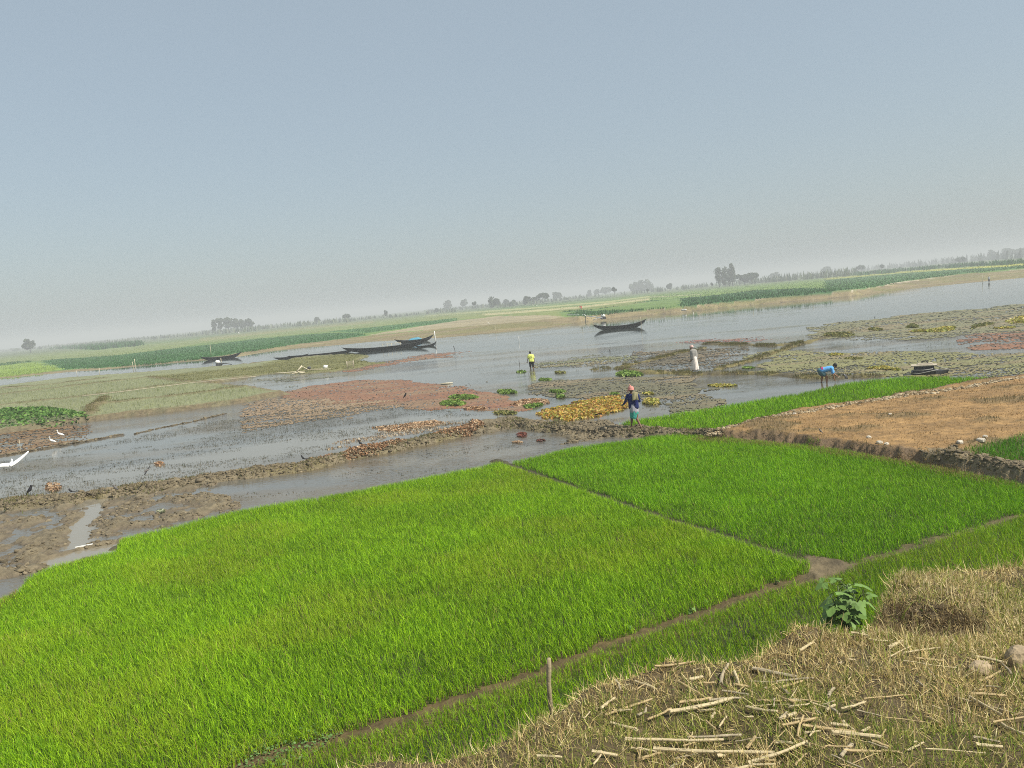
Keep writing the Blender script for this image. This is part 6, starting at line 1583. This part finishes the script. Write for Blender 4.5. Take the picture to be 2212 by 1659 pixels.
# 2: the man in yellow wading
pr = person(531.8, 368.2, 0.0, "man in bright yellow shirt and dark shorts wading away through shallow water", sink=.33)
J = dict(head=(-.03, .02, 1.585), face=(-.1, 1, -.05), neck=(-.02, 0, 1.46), shL=(-.175, 0, 1.385), elL=(-.245, 0, 1.12), wrL=(-.32, .06, .90), hdL=(-.35, .09, .82), shR=(.19, 0, 1.36), elR=(.245, .0, 1.08), wrR=(.25, .06, .86), hdR=(.245, .09, .78), pelvis=(.01, 0, .90), hipL=(-.08, 0, .86), hipR=(.10, 0, .86),
         knL=(-.095, .05, .48), anL=(-.105, .03, .09), toeL=(-.12, .18, .02), knR=(.125, -.02, .47), anR=(.13, -.1, .09), toeR=(.14, .05, .02), curlL=(.4, .8, 0), curlR=(-.4, .8, 0))
fr_ = body(J, pr, M_SKIN, .009); hair(pr, *fr_, 1.04); shirt(J, pr, cloth("yellow_cotton", (.74, .80, .20)), .62, -.02, widen=.03)
mb = MB()
limb(mb, [(-.05, 0, .90), (.01, 0, .93), (.07, 0, .90)], [.125, .13, .125], 12)
for hp, kn in (((-.085, 0, .86), (-.097, .045, .50)), ((.105, 0, .86), (.127, -.02, .49))): limb(mb, [hp, kn], [.108, .088], 12)
remesh(link("shorts", mesh_from("shorts", A(mb.v), mb.f, cloth("black_cloth", (.022, .021, .022))), pr), .012, 3)
mb = MB(); path = [(.02 + .075 * math.cos(t), -.142 - .004 * math.sin(t * 2), 1.27 + .055 * math.sin(t)) for t in np.linspace(0, 6.283, 22)]
mb.tube(path, .009, 6); link("printed_ring", mesh_from("printed_ring", A(mb.v), mb.f, cloth("olive_print", (.34, .40, .10))), pr)

# 3: the man in white
px, py = at(695.0, 371.0, .05); gz_ = max(.02, ground_h(px, py))
pr = person(695.0, 371.0, gz_, "man in grey shirt, long white lungi and pale pink headcloth on a low bund")
J = dict(head=(-.13, .03, 1.53), face=(-.85, .45, -.12), neck=(-.10, .02, 1.40), shL=(-.165, -.07, 1.315), elL=(-.185, -.09, .99), wrL=(-.215, -.10, .76), hdL=(-.225, -.08, .67), shR=(.13, .07, 1.295), elR=(.185, .05, 1.0), wrR=(.185, .02, .80), hdR=(.175, .0, .72), pelvis=(-.01, 0, .86), hipL=(-.08, -.04, .83), hipR=(.08, .04, .83),
         knL=(-.075, -.05, .46), anL=(-.05, -.05, .085), toeL=(-.2, .02, .02), knR=(.095, .03, .46), anR=(.13, .06, .085), toeR=(.0, .16, .02), curlL=(.1, .9, 0), curlR=(-.3, .7, 0))
fr_ = body(J, pr, M_SKIN, .009); shirt(J, pr, cloth("grey_cotton", (.29, .28, .255)), 1, .06, widen=.028)
skirt([((-.01, 0, .94), .165, .13), ((.0, 0, .82), .19, .155), ((.02, 0, .5), .205, .175), ((.035, .0, .2), .225, .19), ((.04, 0, .075), .225, .19)], pr, cloth("white_cotton", (.78, .70, .62)), pleats=7, amp=.07, seed=4)
turban(pr, *fr_, cloth("pale_pink_cloth", (.62, .42, .37)), tail=[[fr_[3] + A((.0, -.05, .0)), fr_[3] + A((-.01, -.07, -.08)), fr_[3] + A((-.03, -.07, -.16))]], name="headcloth")

# 4: the digger bending with a hoe
pr = person(824.4, 382.6, 0.0, "man in light blue shirt and patterned shorts bending over to dig with a hoe", sink=.10)
dz = .10
J = dict(head=(.53, -.01, .83 + dz), face=(.78, 0, -.62), up=(.62, 0, .78), neck=(.435, 0, .80 + dz), shL=(.36, .16, .735 + dz), elL=(.47, .16, .40 + dz), wrL=(.63, .03, .285 + dz), hdL=(.70, .0, .25 + dz), shR=(.375, -.16, .72 + dz), elR=(.43, -.17, .41 + dz), wrR=(.475, -.10, .16 + dz), hdR=(.50, -.06, .09 + dz),
         pelvis=(-.15, 0, .62 + dz), hipL=(-.17, .085, .60 + dz), hipR=(-.13, -.085, .57 + dz), knL=(-.09, .11, .29 + dz), anL=(-.15, .13, .06), toeL=(.0, .14, .0), knR=(.13, -.10, .30 + dz), anR=(.11, -.12, .06), toeR=(.25, -.13, .0), curlL=(-.3, -.3, -.8), curlR=(.6, .3, .5))
fr_ = body(J, pr, M_SKIN2, .009); hair(pr, *fr_, 1.06); shirt(J, pr, cloth("light_blue_cotton", (.12, .36, .68)), .68, -.06, widen=.026)
mb = MB()
limb(mb, [(-.19, -.03, .62 + dz), (-.15, 0, .63 + dz), (-.12, .03, .61 + dz)], [.135, .14, .135], 12)
limb(mb, [(-.17, .085, .60 + dz), (-.125, .10, .43 + dz)], [.115, .112], 12); limb(mb, [(-.13, -.085, .57 + dz), (.0, -.095, .43 + dz)], [.118, .112], 12)
remesh(link("shorts", mesh_from("shorts", A(mb.v), mb.f, plain("patterned_cloth", (.08, .17, .19), rough=.85, var=.75, scale=22, bump=.006)), pr), .012, 3)
mb = MB(); d_ = A((.96, 0, .22)); d_ /= np.linalg.norm(d_); n_ = A((-d_[2], 0, d_[0])); cc_ = A((-.055, 0, .665 + dz))
for q in (-.03, .0, .03): mb.tube([cc_ + d_ * q + n_ * (.128 * math.cos(t)) + A((0, 1, 0)) * (.178 * math.sin(t)) for t in np.linspace(0, 6.283, 25)], .024, 7)
remesh(link("waist_sash", mesh_from("waist_sash", A(mb.v), mb.f, cloth("magenta_cloth", (.42, .06, .17))), pr), .010, 2)
# his hoe
hx_ = empty("hoe", tuple(pr.location), "long handled hoe with a dark curved blade held by the bending man", "hoe", rz=pr.rotation_euler.z)
MB().tube([(.49, -.07, .10 + dz), (.70, -.02, .245 + dz), (.93, .0, .40 + dz)], [.017, .018, .019], 8).obj("handle", M_BAMBOO, hx_)
vv = []; ff = []
for i in range(7):
    t = i / 6; cxx = .90 + .13 * math.sin(t * 1.7); czz = .42 + dz - .27 * t ** 1.3
    for q in (-1, 1):
        w_ = q * (.55 + .45 * math.sin(min(1, t * 1.6) * 1.57))
        vv += [(cxx + .075 * w_, .075 * w_, czz - .02 * w_), (cxx + .075 * w_ + .006, .075 * w_ - .008, czz - .02 * w_ + .006)]
for i in range(6):
    b = i * 4; ff += [[b, b + 2, b + 6, b + 4], [b + 1, b + 5, b + 7, b + 3], [b, b + 4, b + 5, b + 1], [b + 2, b + 3, b + 7, b + 6]]
ff += [[0, 1, 3, 2], [24, 26, 27, 25]]
MB().add(vv, ff).obj("blade", M_METAL, hx_)

# 5 and 6: far figures
def far_figure(u, v, z0, top, label, bent, scl=1.0):
    pr = person(u, v, z0, label); pr.scale = (scl,) * 3
    if bent: J = dict(head=(-.42, 0, .95), face=(-.7, 0, -.7), up=(-.7, 0, .7), neck=(-.33, 0, .95), shL=(-.25, -.17, .92), elL=(-.33, -.17, .62), wrL=(-.42, -.12, .40), hdL=(-.45, -.1, .32), shR=(-.25, .17, .92), elR=(-.33, .17, .62), wrR=(-.42, .12, .40), hdR=(-.45, .1, .32), pelvis=(.1, 0, .85), hipL=(.1, -.08, .82), hipR=(.1, .08, .82), knL=(.0, -.1, .45), anL=(.06, -.1, .08), toeL=(-.1, -.1, .02), knR=(.03, .1, .45), anR=(.1, .1, .08), toeR=(-.06, .1, .02))
    else: J = dict(head=(0, 0, 1.5), face=(0, 1, 0), neck=(0, 0, 1.38), shL=(-.18, 0, 1.3), elL=(-.23, 0, 1.03), wrL=(-.24, .05, .8), hdL=(-.24, .08, .72), shR=(.18, 0, 1.3), elR=(.23, 0, 1.03), wrR=(.24, .05, .8), hdR=(.24, .08, .72), pelvis=(0, 0, .85), hipL=(-.09, 0, .82), hipR=(.09, 0, .82), knL=(-.1, .03, .45), anL=(-.1, 0, .08), toeL=(-.1, .15, .02), knR=(.1, .03, .45), anR=(.1, 0, .08), toeR=(.1, .15, .02))
    fr_ = body(J, pr, M_SKIN, .018); hair(pr, *fr_); shirt(J, pr, top, .7, .05, widen=.03)
    if bent: skirt([((.12, 0, .93), .17, .16), ((.1, 0, .6), .2, .19), ((.06, 0, .2), .2, .2)], pr, top, pleats=7)
    else: skirt([((0, 0, .92), .17, .14), ((0, 0, .6), .19, .16), ((0, 0, .3), .2, .17)], pr, cloth("brown_cloth", (.10, .08, .07)), pleats=7)
u, v = C3((1348, 512))[0]; far_figure(u, v, FZ, cloth("red_cloth", (.55, .09, .06)), "tiny far person in red bending in the dark green crop field", True)
u, v = C5((1815, 494))[0]; far_figure(u, v, .0, cloth("white_shirt", (.75, .73, .66)), "tiny far person in a white top at the far water edge right", False, .82)

# ------------------------------------------------------------------ birds
M_EGRET = plain("white_plumage", (.80, .80, .76), rough=.7, var=.06, scale=20)
M_DARKB = plain("black_plumage", (.016, .015, .017), rough=.5, var=.3, scale=30)
M_GREYB = plain("grey_plumage", (.13, .12, .11), rough=.7, var=.3, scale=30)
M_BEAK = plain("yellow_beak", (.55, .36, .06), rough=.5)
def egret(u, v, z0, label, left=True, hunch=0.0, s=1.0):
    x, y = at(u, v, z0); r = empty("egret", (x, y, max(z0, ground_h(x, y))), label, "egret", "white egrets by the muddy pond", rz=facing(x, y)); q = -1 if left else 1; r.scale = (s,) * 3
    mb = MB(); limb(mb, [(-.17 * q, 0, .19), (-.09 * q, 0, .235), (.02 * q, 0, .29), (.07 * q, 0, .32)], [.018, .052, .062, .04]); limb(mb, [(.07 * q, 0, .32), (.10 * q, 0, .385), (.085 * q, 0, .45), (.10 * q, 0, .50)], [.036, .022, .018, .022]); limb(mb, [(.10 * q, 0, .50), (.135 * q, 0, .498)], [.024, .014])
    remesh(link("body", mesh_from("body", A(mb.v), mb.f, M_EGRET), r), .007, 2)
    MB().tube([(.14 * q, 0, .498), (.205 * q, 0, .485)], [.010, .002], 6).obj("beak", M_BEAK, r)
    for k in (-1, 1): MB().tube([(-.01 * q, .022 * k, .25), (-.03 * q, .022 * k, .13), (-.0 * q, .022 * k, -.03)], .006, 5).tube([(-.0 * q, .022 * k, .005), (.05 * q, .022 * k, .003)], .005, 4).obj("leg", M_DKST, r)
u, v = C10((1012, 238))[0]; egret(u, v, .02, "larger white egret standing in orange brown mud", s=1.12)
u, v = C10((880, 348))[0]; egret(u, v, .06, "slimmer white egret standing on the thin bund below the larger one", s=1.0)
u, v = C3((549, 646))[0]; egret(u, v, 1.0, "tiny white egret far off on the slope of the far bank", s=1.2)
for (cx_, cy_), lb in (((935, 485), "tiny white egret on the pale strip before the round trees"), ((968, 492), "second tiny white egret just right of the one before the round trees")):
    u, v = C3((cx_, cy_))[0]; egret(u, v, FZ, lb, s=2.0)
# flying egret at the left edge
fx, fy, fz = at_dist(10.5, 463.5, 25.0); r = empty("egret", (fx, fy, fz), "white egret flying low with raised wings at the left edge", "egret", "white egrets by the muddy pond", rz=facing(fx, fy))
mb = MB(); limb(mb, [(.0, -.18, -.07), (.01, -.08, -.045), (.03, .06, .0), (.05, .13, .03)], [.02, .062, .058, .032]); limb(mb, [(.05, .13, .03), (.055, .18, .06), (.055, .16, .085), (.05, .20, .10)], [.03, .024, .022, .028]); remesh(link("body", mesh_from("body", A(mb.v), mb.f, M_EGRET), r), .009, 2)
MB().tube([(.05, .22, .10), (.05, .30, .09)], [.010, .002], 6).obj("beak", M_BEAK, r)
for q in (-1, 1):
    vv = []; ff = []
    for i in range(8):
        t = i / 7; sx_ = q * (.03 + .50 * t); zz = (.30 * t ** 1.1 if q > 0 else .04 * math.sin(t * 3.1) - .02 * t) + .01; ch = .20 * (1 - .65 * t ** 2)
        for j in range(4): vv.append((sx_ + .02, .10 - ch * j / 3 - .06 * t, zz + .012 * math.sin(j * 1.05) - .45 * ch * j / 3))
    for i in range(7):
        for j in range(3): ff.append([i * 4 + j, i * 4 + 4 + j, i * 4 + 5 + j, i * 4 + j + 1])
    o = link("wing", mesh_from("wing", A(vv), ff, M_EGRET), r); s_ = o.modifiers.new("thickness", 'SOLIDIFY'); s_.thickness = .012
MB().tube([(-.01, -.16, -.06), (.03, -.42, -.14)], .006, 5).tube([(.03, -.16, -.06), (.06, -.42, -.16)], .006, 5).obj("legs", M_DKST, r)

def dark_bird(u, v, z0, label, mat=M_DARKB, left=True, s=1.0, tail=.13, up=.9):
    x, y = at(u, v, z0); r = empty("bird", (x, y, max(z0, ground_h(x, y))), label, "bird", "dark birds about the ponds", rz=facing(x, y)); q = -1 if left else 1; r.scale = (s,) * 3
    mb = MB(); limb(mb, [(-.05 * q, 0, .09), (.0, 0, .135), (.03 * q, 0, .19)], [.025, .042, .030]); limb(mb, [(.03 * q, 0, .19), (.04 * q, 0, .225), (.062 * q, 0, .226)], [.028, .027, .014]); limb(mb, [(-.05 * q, 0, .09), (-.05 * q - tail * (1 - up) * q * 3, 0, .09 - tail * up * .6)], [.022, .010])
    remesh(link("body", mesh_from("body", A(mb.v), mb.f, mat), r), .005, 2)
    MB().tube([(.066 * q, 0, .226), (.10 * q, 0, .22)], [.007, .001], 5).obj("beak", M_DKST, r)
    for k in (-1, 1): MB().tube([(.0, .015 * k, .11), (.005 * q, .015 * k, .05), (.0, .015 * k, -.01)], .004, 5).obj("leg", M_DKST, r)
u, v = C10((508, 1160))[0]; dark_bird(u, v, .02, "black long tailed bird perched upright in the muddy pond at left", s=1.5, left=False, tail=.16)
u, v = C10((1928, 1115))[0]; dark_bird(u, v, .22, "grey brown bird standing on the mud bund at left", mat=M_GREYB, s=1.15, tail=.05)
u, v = C2((1390, 1488))[0]; dark_bird(u, v, .25, "black bird perched on the middle of the mud bund", s=1.25, up=.5)
u, v = C2((1775, 1068))[0]; dark_bird(u, v, .03, "black bird standing upright on the red water fern", s=1.5, left=False)
u, v = C2((892, 1608))[0]; dark_bird(u, v, .25, "small black bird on the mud bund left of the leaf heap", s=.95, up=.4)
u, v = C11((1085, 466))[0]; dark_bird(u, v, .42, "small dark bird standing on the dry brown field", mat=M_GREYB, s=.75)
u, v = C10((1190, 1222))[0]; dark_bird(u, v, .05, "small dark bird crouching at the pond edge by the bund", s=.8, up=.3)
fx, fy, fz = at_dist(146.5, 470.5, 27.0); r = empty("bird", (fx, fy, fz), "dark bird flying low over the muddy pond", "bird", "dark birds about the ponds", rz=facing(fx, fy) + .4)
mb = MB(); limb(mb, [(-.10, 0, -.035), (0, 0, 0), (.08, 0, .02)], [.012, .034, .024]); remesh(link("body", mesh_from("body", A(mb.v), mb.f, M_GREYB), r), .005, 2)
for q in (-1, 1):
    vv = []; ff = []
    for i in range(6):
        t = i / 5
        for j in range(3): vv.append((.05 - .09 * j / 2 * (1 - .6 * t) + q * .16 * t * .9, q * .06 * t, .17 * q * t * .75))
    for i in range(5):
        for j in range(2): ff.append([i * 3 + j, i * 3 + 3 + j, i * 3 + 4 + j, i * 3 + j + 1])
    o = link("wing", mesh_from("wing", A(vv), ff, M_DARKB), r); s_ = o.modifiers.new("thickness", 'SOLIDIFY'); s_.thickness = .008
